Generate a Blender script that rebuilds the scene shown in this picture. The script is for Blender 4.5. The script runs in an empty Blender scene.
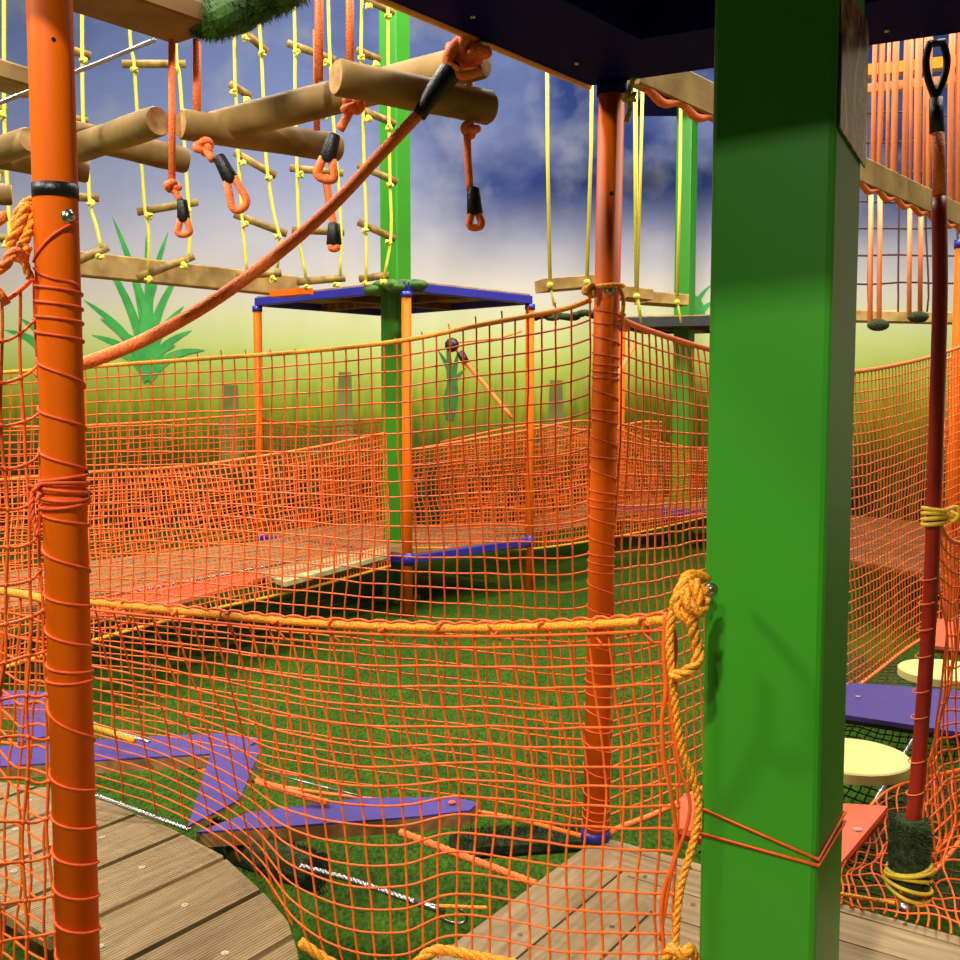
import bpy, math, random
from mathutils import Vector, Matrix, noise
random.seed(7)
PI = math.pi
F = 1050.0
PIT = math.atan(80.0 / F)
SC, SS = math.cos(PIT), math.sin(PIT)
EYE = 2.11; DECK = 0.61; UPB = 3.14
scene = bpy.context.scene
COL = scene.collection

def ray(u, v):
    x = (u - 480) / F; y = -(v - 480) / F
    return Vector((x, SC + y * SS, -SS + y * SC))
def P(u, v, Y):
    d = ray(u, v); return Vector((0, 0, EYE)) + d * (Y / d.y)
def G(u, v, z):
    d = ray(u, v); return Vector((0, 0, EYE)) + d * ((z - EYE) / d.z)
def V(*a): return Vector(a)
A_ = Vector((0.8, -0.6, 0)); B_ = Vector((0.6, 0.8, 0)); UPV = Vector((0, 0, 1))

# ------------------------------------------------------------------ materials
def lin(c):
    return tuple(((x/255)/12.92 if x/255 <= .04045 else ((x/255+.055)/1.055)**2.4) for x in c) + (1,)
MATS = {}
def mat(name, rgb, rough=.5, metal=0, var=.15, scale=20, bump=0, bscale=60, spec=.5, rgb2=None, stretch=(1,1,1), detail=3):
    if name in MATS: return MATS[name]
    m = bpy.data.materials.new(name); m.use_nodes = True
    nt = m.node_tree; b = nt.nodes['Principled BSDF']
    b.inputs['Roughness'].default_value = rough; b.inputs['Metallic'].default_value = metal
    b.inputs['Specular IOR Level'].default_value = spec
    tc = nt.nodes.new('ShaderNodeTexCoord'); mp = nt.nodes.new('ShaderNodeMapping')
    mp.inputs['Scale'].default_value = stretch
    nt.links.new(tc.outputs['Object'], mp.inputs['Vector'])
    n = nt.nodes.new('ShaderNodeTexNoise'); n.inputs['Scale'].default_value = scale; n.inputs['Detail'].default_value = detail
    nt.links.new(mp.outputs[0], n.inputs['Vector'])
    r = nt.nodes.new('ShaderNodeValToRGB')
    c = lin(rgb); c2 = lin(rgb2) if rgb2 else tuple(x * (1 - var) for x in c[:3]) + (1,)
    r.color_ramp.elements[0].position = .35; r.color_ramp.elements[1].position = .65
    r.color_ramp.elements[0].color = c2; r.color_ramp.elements[1].color = c
    nt.links.new(n.outputs['Fac'], r.inputs['Fac']); nt.links.new(r.outputs[0], b.inputs['Base Color'])
    if bump:
        n2 = nt.nodes.new('ShaderNodeTexNoise'); n2.inputs['Scale'].default_value = bscale
        nt.links.new(mp.outputs[0], n2.inputs['Vector'])
        bp = nt.nodes.new('ShaderNodeBump'); bp.inputs['Strength'].default_value = bump; bp.inputs['Distance'].default_value = .01
        nt.links.new(n2.outputs['Fac'], bp.inputs['Height']); nt.links.new(bp.outputs[0], b.inputs['Normal'])
    MATS[name] = m; return m

def mat_planks(name, rgb, rgb2, grooves=75.0, gstr=.6):
    """wood whose grain and grooves run along local X"""
    m = bpy.data.materials.new(name); m.use_nodes = True
    nt = m.node_tree; b = nt.nodes['Principled BSDF']; b.inputs['Roughness'].default_value = .6
    tc = nt.nodes.new('ShaderNodeTexCoord'); mp = nt.nodes.new('ShaderNodeMapping'); mp.inputs['Scale'].default_value = (1.2, 14, 14)
    nt.links.new(tc.outputs['Object'], mp.inputs['Vector'])
    n = nt.nodes.new('ShaderNodeTexNoise'); n.inputs['Scale'].default_value = 3; n.inputs['Detail'].default_value = 6
    nt.links.new(mp.outputs[0], n.inputs['Vector'])
    r = nt.nodes.new('ShaderNodeValToRGB'); r.color_ramp.elements[0].position = .3; r.color_ramp.elements[1].position = .7
    r.color_ramp.elements[0].color = lin(rgb2); r.color_ramp.elements[1].color = lin(rgb)
    nt.links.new(n.outputs['Fac'], r.inputs['Fac'])
    w = nt.nodes.new('ShaderNodeTexWave'); w.wave_type = 'BANDS'; w.bands_direction = 'Y'; w.inputs['Scale'].default_value = grooves / 3.14
    w.inputs['Distortion'].default_value = 0
    nt.links.new(tc.outputs['Object'], w.inputs['Vector'])
    mx = nt.nodes.new('ShaderNodeMixRGB'); mx.blend_type = 'MULTIPLY'; mx.inputs[0].default_value = gstr * .5
    nt.links.new(r.outputs[0], mx.inputs[1]); nt.links.new(w.outputs['Color'], mx.inputs[2])
    nt.links.new(mx.outputs[0], b.inputs['Base Color'])
    bp = nt.nodes.new('ShaderNodeBump'); bp.inputs['Strength'].default_value = gstr; bp.inputs['Distance'].default_value = .004
    nt.links.new(w.outputs['Fac'], bp.inputs['Height']); nt.links.new(bp.outputs[0], b.inputs['Normal'])
    MATS[name] = m; return m

def mat_rope(name, rgb, rgb2, scale=140, rough=.6, bump=.6):
    """braided rope: crossing bands in two diagonal directions"""
    m = bpy.data.materials.new(name); m.use_nodes = True
    nt = m.node_tree; b = nt.nodes['Principled BSDF']; b.inputs['Roughness'].default_value = rough
    tc = nt.nodes.new('ShaderNodeTexCoord')
    v = nt.nodes.new('ShaderNodeTexVoronoi'); v.inputs['Scale'].default_value = scale
    nt.links.new(tc.outputs['Object'], v.inputs['Vector'])
    r = nt.nodes.new('ShaderNodeValToRGB'); r.color_ramp.elements[0].position = .2; r.color_ramp.elements[1].position = .75
    r.color_ramp.elements[0].color = lin(rgb); r.color_ramp.elements[1].color = lin(rgb2)
    nt.links.new(v.outputs['Distance'], r.inputs['Fac']); nt.links.new(r.outputs[0], b.inputs['Base Color'])
    bp = nt.nodes.new('ShaderNodeBump'); bp.inputs['Strength'].default_value = bump; bp.inputs['Distance'].default_value = .003; bp.invert = True
    nt.links.new(v.outputs['Distance'], bp.inputs['Height']); nt.links.new(bp.outputs[0], b.inputs['Normal'])
    MATS[name] = m; return m

ORANGE = mat('orange_paint', (230, 102, 8), .5, spec=.14, var=.06, scale=3, bump=.05, bscale=250)
GREEN = mat('green_paint', (46, 132, 20), .42, var=.07, scale=2)
BLUE = mat('blue_paint', (40, 40, 150), .4, var=.1, scale=4)
NAVY = mat('navy_paint', (9, 13, 100), .6, spec=.04, var=.2, scale=5)
BLACK = mat('black_plastic', (14, 15, 17), .45, var=.3, scale=60, bump=.2, bscale=150)
NET = mat('orange_net_cord', (240, 104, 24), .5, var=.25, scale=25)
NETB = mat('peach_net_cord', (240, 118, 40), .5, var=.2, scale=25)
NETD = mat('dark_net_cord', (72, 32, 20), .6, var=.2, scale=25)
CORD = mat('orange_twine', (232, 90, 24), .6, var=.2, scale=60)
ROPE_O = mat_rope('orange_braided_rope', (255, 144, 70), (250, 112, 46), 170)
ROPE_Y = mat_rope('golden_twisted_rope', (255, 184, 44), (222, 128, 20), 200)
ROPE_L = mat('lemon_rope', (222, 212, 78), .6, var=.2, scale=90)
LOG = mat('round_log_wood', (178, 146, 90), .6, spec=.3, rgb2=(116, 88, 42), scale=4, stretch=(1, 1, 1), bump=.15, bscale=30, detail=6)
LOGEND = mat('log_end_grain', (206, 170, 112), .6, rgb2=(176, 130, 76), scale=30, detail=4)
RUNG = mat('rung_wood', (160, 132, 66), .6, rgb2=(112, 86, 38), scale=12, detail=5)
BEAM = mat('sawn_beam_wood', (178, 146, 84), .6, rgb2=(134, 102, 50), scale=6, detail=6, bump=.1)
BROWN = mat('brown_wood', (120, 72, 22), .6, rgb2=(80, 46, 12), scale=6, detail=5)
DECKM = mat_planks('ribbed_decking', (184, 158, 112), (144, 118, 76), 82, 1.0)
DECKS = mat_planks('smooth_decking', (160, 136, 98), (118, 98, 66), 60, .02)
DECKF = mat_planks('weathered_decking', (170, 130, 84), (120, 86, 50), 60, .2)
STEEL = mat('galvanised_steel', (190, 192, 196), .3, 1, var=.3, scale=200)
PURPLE = mat('purple_board', (74, 62, 146), .55, var=.1, scale=8)
CORAL = mat('coral_board', (240, 104, 70), .5, var=.08, scale=8)
LEMON = mat('pale_yellow_board', (236, 228, 148), .5, var=.06, scale=8)
SIDEW = mat('plywood_edge', (176, 138, 84), .6, rgb2=(140, 100, 56), scale=20)
MAROON = mat('red_rubber_hose', (140, 24, 8), .4, var=.15, scale=30)
TURFB = mat('turf_blade', (64, 110, 20), .7, rgb2=(30, 66, 10), scale=14)
MOSS = mat('dark_moss', (52, 70, 18), .9, rgb2=(22, 32, 8), scale=40, bump=1, bscale=120)
RINGW = mat('white_screw_head', (230, 226, 214), .3, .6)

def turf_mat():
    m = bpy.data.materials.new('artificial_turf'); m.use_nodes = True
    nt = m.node_tree; b = nt.nodes['Principled BSDF']; b.inputs['Roughness'].default_value = .85; b.inputs['Specular IOR Level'].default_value = .15
    tc = nt.nodes.new('ShaderNodeTexCoord')
    n = nt.nodes.new('ShaderNodeTexNoise'); n.inputs['Scale'].default_value = 45; n.inputs['Detail'].default_value = 4
    n2 = nt.nodes.new('ShaderNodeTexNoise'); n2.inputs['Scale'].default_value = 2.5; n2.inputs['Detail'].default_value = 3
    mp = nt.nodes.new('ShaderNodeMapping'); mp.inputs['Scale'].default_value = (1.6, .7, 1)
    nt.links.new(tc.outputs['Object'], mp.inputs['Vector'])
    nt.links.new(mp.outputs[0], n.inputs['Vector']); nt.links.new(tc.outputs['Object'], n2.inputs['Vector'])
    r = nt.nodes.new('ShaderNodeValToRGB'); e = r.color_ramp.elements
    e[0].position = .3; e[0].color = lin((24, 50, 3)); e[1].position = .7; e[1].color = lin((66, 106, 13))
    r2 = nt.nodes.new('ShaderNodeValToRGB'); e = r2.color_ramp.elements
    e[0].position = .35; e[0].color = (.72, .74, .6, 1); e[1].position = .65; e[1].color = (1, 1, 1, 1)
    mx = nt.nodes.new('ShaderNodeMixRGB'); mx.blend_type = 'MULTIPLY'; mx.inputs[0].default_value = .9
    nt.links.new(n.outputs['Fac'], r.inputs['Fac']); nt.links.new(n2.outputs['Fac'], r2.inputs['Fac'])
    nt.links.new(r.outputs[0], mx.inputs[1]); nt.links.new(r2.outputs[0], mx.inputs[2]); nt.links.new(mx.outputs[0], b.inputs['Base Color'])
    bp = nt.nodes.new('ShaderNodeBump'); bp.inputs['Strength'].default_value = .8; bp.inputs['Distance'].default_value = .02
    nt.links.new(n.outputs['Fac'], bp.inputs['Height']); nt.links.new(bp.outputs[0], b.inputs['Normal'])
    return m
TURF = turf_mat()

# ------------------------------------------------------------------ mesh builder
class MB:
    def __init__(s): s.v = []; s.f = []; s.m = []; s.mi = 0
    def mesh(s, vs, fs):
        o = len(s.v); s.v.extend(vs)
        for f in fs: s.f.append(tuple(i + o for i in f)); s.m.append(s.mi)
        return s
    def box(s, c, size, R=None):
        R = R or Matrix.Identity(3); h = Vector(size) / 2
        vs = [Vector(c) + R @ Vector((x*h.x, y*h.y, z*h.z)) for x in (-1, 1) for y in (-1, 1) for z in (-1, 1)]
        return s.mesh(vs, [(0,1,3,2),(4,6,7,5),(0,4,5,1),(2,3,7,6),(0,2,6,4),(1,5,7,3)])
    def beam(s, p, q, w, h, up=UPV, bev=0):
        p, q = Vector(p), Vector(q); d = (q - p).normalized(); sd = d.cross(up).normalized(); u2 = sd.cross(d)
        if bev:
            pr = [(-w/2+bev,-h/2),(w/2-bev,-h/2),(w/2,-h/2+bev),(w/2,h/2-bev),(w/2-bev,h/2),(-w/2+bev,h/2),(-w/2,h/2-bev),(-w/2,-h/2+bev)]
        else: pr = [(-w/2,-h/2),(w/2,-h/2),(w/2,h/2),(-w/2,h/2)]
        n = len(pr)
        vs = [e + sd*a + u2*b for e in (p, q) for a, b in pr]
        fs = [(i, (i+1) % n, n+(i+1) % n, n+i) for i in range(n)] + [tuple(range(n))[::-1], tuple(range(n, 2*n))]
        return s.mesh(vs, fs)
    def tube(s, pts, r, n=8, closed=False, cap=True):
        pts = [Vector(p) for p in pts]; k = len(pts)
        rs = r if isinstance(r, (list, tuple)) else [r]*k
        d0 = (pts[1]-pts[0]).normalized()
        ref = Vector((0,0,1)) if abs(d0.z) < .9 else Vector((1,0,0))
        nx = d0.cross(ref).normalized(); vs = []
        for i in range(k):
            if closed: d = pts[(i+1) % k] - pts[i-1]
            else: d = pts[min(i+1, k-1)] - pts[max(i-1, 0)]
            if d.length < 1e-9: d = d0
            d = d.normalized(); nx = (nx - d*nx.dot(d))
            if nx.length < 1e-6: nx = d.orthogonal()
            nx.normalize(); ny = d.cross(nx)
            for j in range(n):
                a = 2*PI*j/n; vs.append(pts[i] + (nx*math.cos(a) + ny*math.sin(a))*rs[i])
        fs = []
        for i in range(k if closed else k-1):
            a, b = i*n, ((i+1) % k)*n
            for j in range(n): fs.append((a+j, a+(j+1) % n, b+(j+1) % n, b+j))
        if cap and not closed: fs.append(tuple(range(n))[::-1]); fs.append(tuple(range((k-1)*n, k*n)))
        return s.mesh(vs, fs)
    def prism(s, poly, z0, z1=None):
        """poly: list of Vectors giving the top outline; z0 = thickness below"""
        n = len(poly); top = [Vector(p) for p in poly]; bot = [p - Vector((0,0,z0)) for p in top]
        ar = sum(top[i].x*top[(i+1)%n].y - top[(i+1)%n].x*top[i].y for i in range(n))
        if ar < 0: top.reverse(); bot.reverse()
        s.mesh(top + bot, [tuple(range(n)), tuple(range(n, 2*n))[::-1]] + [(i, n+i, n+(i+1)%n, (i+1)%n) for i in range(n)])
        return s
    def ball(s, c, r, n=8, m=5, sq=(1,1,1)):
        c = Vector(c); vs = [c + Vector((0,0,r*sq[2]))]
        for i in range(1, m):
            a = PI*i/m
            for j in range(n):
                b = 2*PI*j/n; vs.append(c + Vector((r*math.sin(a)*math.cos(b)*sq[0], r*math.sin(a)*math.sin(b)*sq[1], r*math.cos(a)*sq[2])))
        vs.append(c - Vector((0,0,r*sq[2]))); L = len(vs)-1; fs = []
        for j in range(n): fs.append((0, 1+j, 1+(j+1)%n)); fs.append((L, 1+(m-2)*n+(j+1)%n, 1+(m-2)*n+j))
        for i in range(m-2):
            for j in range(n): fs.append((1+i*n+j, 1+(i+1)*n+j, 1+(i+1)*n+(j+1)%n, 1+i*n+(j+1)%n))
        return s.mesh(vs, fs)
    def knot(s, c, R, r, n=6, seed=0, stretch=(1,1,1)):
        """a tight overhand knot: trefoil curve"""
        c = Vector(c); rot = Matrix.Rotation(seed*1.7, 3, 'X') @ Matrix.Rotation(seed*2.3+.4, 3, 'Z'); pts = []
        for i in range(36):
            t = 2*PI*i/36
            p = Vector((math.sin(t)+2*math.sin(2*t), math.cos(t)-2*math.cos(2*t), -math.sin(3*t)*1.2))/3
            p = rot @ p; pts.append(c + Vector((p.x*stretch[0], p.y*stretch[1], p.z*stretch[2]))*R)
        return s.tube(pts, r, n, closed=True)
    def twisted(s, pts, R, strands=3, pitch=None, n=6):
        pts = resample(pts, max(8, int(plen(pts)/(R*.55)))); pitch = pitch or R*7
        st = plen(pts)/(len(pts)-1)
        frames = []
        nx = None
        for i, p in enumerate(pts):
            d = (pts[min(i+1, len(pts)-1)] - pts[max(i-1, 0)]).normalized()
            if nx is None: nx = d.orthogonal().normalized()
            nx = (nx - d*nx.dot(d)).normalized(); frames.append((nx.copy(), d.cross(nx)))
        for k in range(strands):
            o = [p + (fx*math.cos(2*PI*(k/strands + i*st/pitch)) + fy*math.sin(2*PI*(k/strands + i*st/pitch)))*R*.5
                 for i, (p, (fx, fy)) in enumerate(zip(pts, frames))]
            s.tube(o, R*.56, n)
        return s
    def build(s, name, mats, parent=None, smooth=False, rot=0.0, origin=None):
        me = bpy.data.meshes.new(name)
        if origin is None:
            if parent is not None: org = Vector(parent.location)
            else:
                xs = [v[0] for v in s.v]; ys = [v[1] for v in s.v]; zs = [v[2] for v in s.v]
                org = Vector(((min(xs)+max(xs))/2, (min(ys)+max(ys))/2, min(zs)))
        else: org = Vector(origin)
        Ri = Matrix.Rotation(-rot, 3, 'Z')
        me.from_pydata([tuple(Ri @ (Vector(v) - org)) for v in s.v], [], s.f)
        if not isinstance(mats, (list, tuple)): mats = [mats]
        for m in mats: me.materials.append(m)
        if len(mats) > 1: me.polygons.foreach_set('material_index', s.m)
        if smooth: me.polygons.foreach_set('use_smooth', [True]*len(me.polygons))
        me.update()
        o = bpy.data.objects.new(name, me); COL.objects.link(o)
        if parent is not None:
            o.parent = parent
            o.location = org - world_loc(parent)
        else: o.location = org
        o.rotation_euler = (0, 0, rot)
        return o

def islands(mb):
    par = list(range(len(mb.v)))
    def fd(a):
        while par[a] != a: par[a] = par[par[a]]; a = par[a]
        return a
    for f in mb.f:
        for i in f[1:]:
            a, b = fd(f[0]), fd(i)
            if a != b: par[b] = a
    gr = {}
    for k, f in enumerate(mb.f): gr.setdefault(fd(f[0]), []).append(k)
    out = []
    for fs in gr.values():
        ids = sorted({i for k in fs for i in mb.f[k]}); mp = {i: j for j, i in enumerate(ids)}; m = MB()
        m.mesh([mb.v[i] for i in ids], [tuple(mp[i] for i in mb.f[k]) for k in fs]); out.append(m)
    return out
def build_each(mb, name, m, parent, smooth=False):
    return [q.build(name, m, parent, smooth) for q in islands(mb)]
def world_loc(o):
    l = Vector(o.location)
    while o.parent is not None: o = o.parent; l += Vector(o.location)
    return l
def build_sub(mb, name, m, parent, smooth=False):
    return mb.build(name, m, parent, smooth, origin=world_loc(parent))
def plen(p): return sum((Vector(p[i+1]) - Vector(p[i])).length for i in range(len(p)-1))
def resample(pts, n):
    pts = [Vector(p) for p in pts]; L = plen(pts); out = []; seg = 0; acc = 0
    for i in range(n):
        t = L*i/(n-1)
        while seg < len(pts)-2 and acc + (pts[seg+1]-pts[seg]).length < t: acc += (pts[seg+1]-pts[seg]).length; seg += 1
        l = (pts[seg+1]-pts[seg]).length
        out.append(pts[seg].lerp(pts[seg+1], (t-acc)/l if l > 1e-9 else 0))
    return out
def smooth_path(pts, k=8):
    pts = [Vector(p) for p in pts]; q = [pts[0]*2-pts[1]] + pts + [pts[-1]*2-pts[-2]]; out = []
    for i in range(1, len(q)-2):
        for j in range(k):
            t = j/k; a, b, c, d = q[i-1], q[i], q[i+1], q[i+2]
            out.append(.5*((2*b) + (c-a)*t + (2*a-5*b+4*c-d)*t*t + (3*b-a-3*c+d)*t**3))
    out.append(pts[-1]); return out
def pp(*a): return [P(*x) for x in a]

def tag(o, label=None, cat=None, group=None, kind=None):
    if label: o['label'] = label
    if cat: o['category'] = cat
    if group: o['group'] = group
    if kind: o['kind'] = kind
    return o
def thing(name, loc, label, cat, group=None):
    o = bpy.data.objects.new(name, None); o.empty_display_size = .1; COL.objects.link(o); o.location = loc
    return tag(o, label, cat, group)

# ------------------------------------------------------------------ camera
cam = bpy.data.cameras.new('camera'); co = bpy.data.objects.new('camera', cam); COL.objects.link(co)
co.location = (0, 0, EYE); co.rotation_euler = (PI/2 - PIT, 0, 0)
cam.sensor_width = 36; cam.lens = F/960*36; cam.clip_start = .05; cam.clip_end = 100
scene.camera = co

# ------------------------------------------------------------------ room
WY = 17.4; WX = 12; WZ = 9.4; RY = -12
def wall(name, c, size, m):
    o = MB().box(c, size).build(name, m); tag(o, kind='structure'); return o
PLAIN = mat('plain_plaster', (190, 176, 150), .8, var=.08, scale=1)
CEIL = mat('dark_ceiling', (70, 70, 74), .9, var=.1, scale=1)
wall('floor', (0, (WY+RY)/2, -.05), (2*WX, WY-RY, .1), TURF)
wall('ceiling', (0, (WY+RY)/2, WZ+.05), (2*WX, WY-RY, .1), CEIL)
wall('wall_left', (-WX-.05, (WY+RY)/2, WZ/2), (.1, WY-RY, WZ), PLAIN)
wall('wall_right', (WX+.05, (WY+RY)/2, WZ/2), (.1, WY-RY, WZ), PLAIN)
wall('wall_front', (0, RY-.05, WZ/2), (2*WX, .1, WZ), PLAIN)

def mural_mat():
    m = bpy.data.materials.new('painted_sky_mural'); m.use_nodes = True
    nt = m.node_tree; L = nt.links.new; N = nt.nodes.new
    b = nt.nodes['Principled BSDF']; b.inputs['Roughness'].default_value = .75; b.inputs['Specular IOR Level'].default_value = .2
    tc = N('ShaderNodeTexCoord'); sp = N('ShaderNodeSeparateXYZ'); L(tc.outputs['Object'], sp.inputs[0])
    # edge wobble of the painted horizon bands
    n0 = N('ShaderNodeTexNoise'); n0.inputs['Scale'].default_value = .6; L(tc.outputs['Object'], n0.inputs['Vector'])
    ma = N('ShaderNodeMath'); ma.operation = 'MULTIPLY_ADD'; ma.inputs[1].default_value = .7; L(n0.outputs['Fac'], ma.inputs[0]); L(sp.outputs['Z'], ma.inputs[2])
    mr = N('ShaderNodeMapRange'); mr.inputs['From Min'].default_value = .35; mr.inputs['From Max'].default_value = WZ+.35; L(ma.outputs[0], mr.inputs['Value'])
    rp = N('ShaderNodeValToRGB'); L(mr.outputs[0], rp.inputs['Fac'])
    def zz(v): return P(480, v, WY).z / WZ
    stops = [(540, (24, 26, 4)), (500, (34, 26, 5)), (470, (56, 46, 8)), (440, (92, 94, 14)), (405, (136, 146, 32)), (372, (168, 182, 80)),
             (345, (188, 200, 126)), (318, (200, 204, 162)), (290, (200, 194, 188)), (245, (182, 182, 196)), (190, (146, 154, 190)), (100, (112, 130, 186)), (0, (100, 120, 182))]
    el = rp.color_ramp.elements
    for i, (v, c) in enumerate(stops):
        p = max(0, min(1, zz(v)))
        e = el[0] if i == 0 else (el[1] if i == 1 else el.new(p))
        e.position = p; e.color = lin(c)
    # dark storm clouds in the upper part
    mp = N('ShaderNodeMapping'); mp.inputs['Scale'].default_value = (.30, 1, .42); mp.inputs['Location'].default_value = (.55, 0, .1); L(tc.outputs['Object'], mp.inputs['Vector'])
    n1 = N('ShaderNodeTexNoise'); n1.inputs['Scale'].default_value = 1.1; n1.inputs['Detail'].default_value = 5; n1.inputs['Roughness'].default_value = .5; L(mp.outputs[0], n1.inputs['Vector'])
    gx = N('ShaderNodeMapRange'); gx.inputs['From Min'].default_value = -3.5; gx.inputs['From Max'].default_value = 2.0; gx.inputs['To Min'].default_value = -.2; gx.inputs['To Max'].default_value = .17; L(sp.outputs['X'], gx.inputs['Value'])
    ad = N('ShaderNodeMath'); ad.operation = 'ADD'; L(n1.outputs['Fac'], ad.inputs[0]); L(gx.outputs[0], ad.inputs[1])
    r1 = N('ShaderNodeValToRGB'); r1.color_ramp.elements[0].position = .38; r1.color_ramp.elements[1].position = .68; L(ad.outputs[0], r1.inputs['Fac'])
    hz = N('ShaderNodeMapRange'); hz.inputs['From Min'].default_value = zz(285)*WZ; hz.inputs['From Max'].default_value = zz(185)*WZ; L(sp.outputs['Z'], hz.inputs['Value'])
    mu = N('ShaderNodeMath'); mu.operation = 'MULTIPLY'; L(r1.outputs[0], mu.inputs[0]); L(hz.outputs[0], mu.inputs[1])
    mx = N('ShaderNodeMixRGB'); L(mu.outputs[0], mx.inputs[0]); L(rp.outputs[0], mx.inputs[1]); mx.inputs[2].default_value = lin((30, 52, 118))
    # soft grey-white puffs
    n3 = N('ShaderNodeTexNoise'); n3.inputs['Scale'].default_value = .9; n3.inputs['Detail'].default_value = 4; L(tc.outputs['Object'], n3.inputs['Vector'])
    r3 = N('ShaderNodeValToRGB'); r3.color_ramp.elements[0].position = .5; r3.color_ramp.elements[1].position = .72; L(n3.outputs['Fac'], r3.inputs['Fac'])
    h3 = N('ShaderNodeMath'); h3.operation = 'MULTIPLY'; h3.inputs[1].default_value = .5; L(r3.outputs[0], h3.inputs[0])
    h4 = N('ShaderNodeMath'); h4.operation = 'MULTIPLY'; L(h3.outputs[0], h4.inputs[0]); L(hz.outputs[0], h4.inputs[1])
    mx3 = N('ShaderNodeMixRGB'); L(h4.outputs[0], mx3.inputs[0]); L(mx.outputs[0], mx3.inputs[1]); mx3.inputs[2].default_value = lin((168, 172, 184))
    # painted grass strokes low down
    mg = N('ShaderNodeMapping'); mg.inputs['Scale'].default_value = (5, 1, .7); L(tc.outputs['Object'], mg.inputs['Vector'])
    n2 = N('ShaderNodeTexNoise'); n2.inputs['Scale'].default_value = 1.6; n2.inputs['Detail'].default_value = 4; L(mg.outputs[0], n2.inputs['Vector'])
    r2 = N('ShaderNodeValToRGB'); r2.color_ramp.elements[0].position = .45; r2.color_ramp.elements[1].position = .62; L(n2.outputs['Fac'], r2.inputs['Fac'])
    lo = N('ShaderNodeMapRange'); lo.inputs['From Min'].default_value = zz(365)*WZ; lo.inputs['From Max'].default_value = zz(440)*WZ; lo.inputs['To Max'].default_value = .65; L(sp.outputs['Z'], lo.inputs['Value'])
    m2 = N('ShaderNodeMath'); m2.operation = 'MULTIPLY'; L(r2.outputs[0], m2.inputs[0]); L(lo.outputs[0], m2.inputs[1])
    mx2 = N('ShaderNodeMixRGB'); L(m2.outputs[0], mx2.inputs[0]); L(mx3.outputs[0], mx2.inputs[1]); mx2.inputs[2].default_value = lin((50, 74, 14))
    L(mx2.outputs[0], b.inputs['Base Color'])
    return m
wb = MB().box((0, WY+.05, WZ/2), (2*WX, .1, WZ)).build('wall_back', mural_mat(), origin=(0, WY, 0)); tag(wb, kind='structure')

# painted plants and stumps on the mural (flat paint)
PG = mat('mural_leaf_green', (72, 176, 84), .8, rgb2=(54, 148, 66), scale=3)
PGD = mat('mural_leaf_dark', (56, 124, 52), .8, rgb2=(40, 96, 40), scale=3)
PB = mat('mural_stump', (118, 120, 58), .8, rgb2=(92, 98, 44), scale=1.5)
def blade(mb, b, t, w, bend, dy=0):
    b, t = P(*b, WY-.006-dy), P(*t, WY-.006-dy); k = 10; vs = []
    d = (t-b); sd = Vector((d.z, 0, -d.x)).normalized()
    for i in range(k+1):
        s = i/k; c = b + d*s + sd*bend*math.sin(PI*s); ww = w*(.75+.6*s)*(1-s)**.7 + .002
        vs += [c - sd*ww, c + sd*ww]
    mb.mesh([v + Vector((0, 0.0, 0)) for v in vs], [(2*i, 2*i+1, 2*i+3, 2*i+2) for i in range(k)])
def painted_plant(base, tips, w, m, name='painted_plant'):
    mb = MB()
    for i, t in enumerate(tips): blade(mb, base, t, w, (-.16 if t[0] > base[0] else .16) * (1 if abs(t[0]-base[0]) > 8 else .2), .002*i)
    build_sub(mb, name, m, wb)
painted_plant((148, 380), [(112, 216), (95, 246), (84, 300), (92, 335), (104, 352), (146, 236), (168, 232), (182, 268), (184, 306), (192, 330), (205, 350), (128, 262), (100, 318), (158, 280), (120, 330), (176, 345)], .105, PG)
painted_plant((700, 330), [(683, 288), (692, 300), (712, 284), (722, 300)], .07, PG)
painted_plant((50, 368), [(38, 300), (20, 318), (5, 330), (58, 290)], .1, PG)
painted_plant((450, 420), [(438, 350), (447, 342), (458, 352), (466, 368)], .09, PGD)
for (x, y0, y1, w) in ((231, 385, 460, 10), (345, 372, 450, 9), (556, 380, 455, 9)):
    mb = MB(); a, b, c, d = P(x-w, y1, WY-.003), P(x+w, y1, WY-.003), P(x+w*.7, y0, WY-.003), P(x-w*.7, y0, WY-.003)
    mb.mesh([a, b, c, d], [(0, 1, 2, 3)]); build_sub(mb, 'painted_stump', PB, wb)

# ------------------------------------------------------------------ generic builders
def round_post(mb, x, y, z0, z1, r, n=28):
    mb.tube([(x, y, z0), (x, y, z1)], r, n)

def wrap(mb, x, y, R, zs, r, n=5, phase=0.0):
    """twine round a post; one turn between successive heights of zs"""
    pts = []; st = 18
    for i in range(len(zs)-1):
        for j in range(st):
            a = phase + 2*PI*j/st; z = zs[i] + (zs[i+1]-zs[i])*j/st
            pts.append((x + (R+r*.7)*math.sin(a), y - (R+r*.7)*math.cos(a), z))
    mb.tube(pts, r, n)

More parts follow.
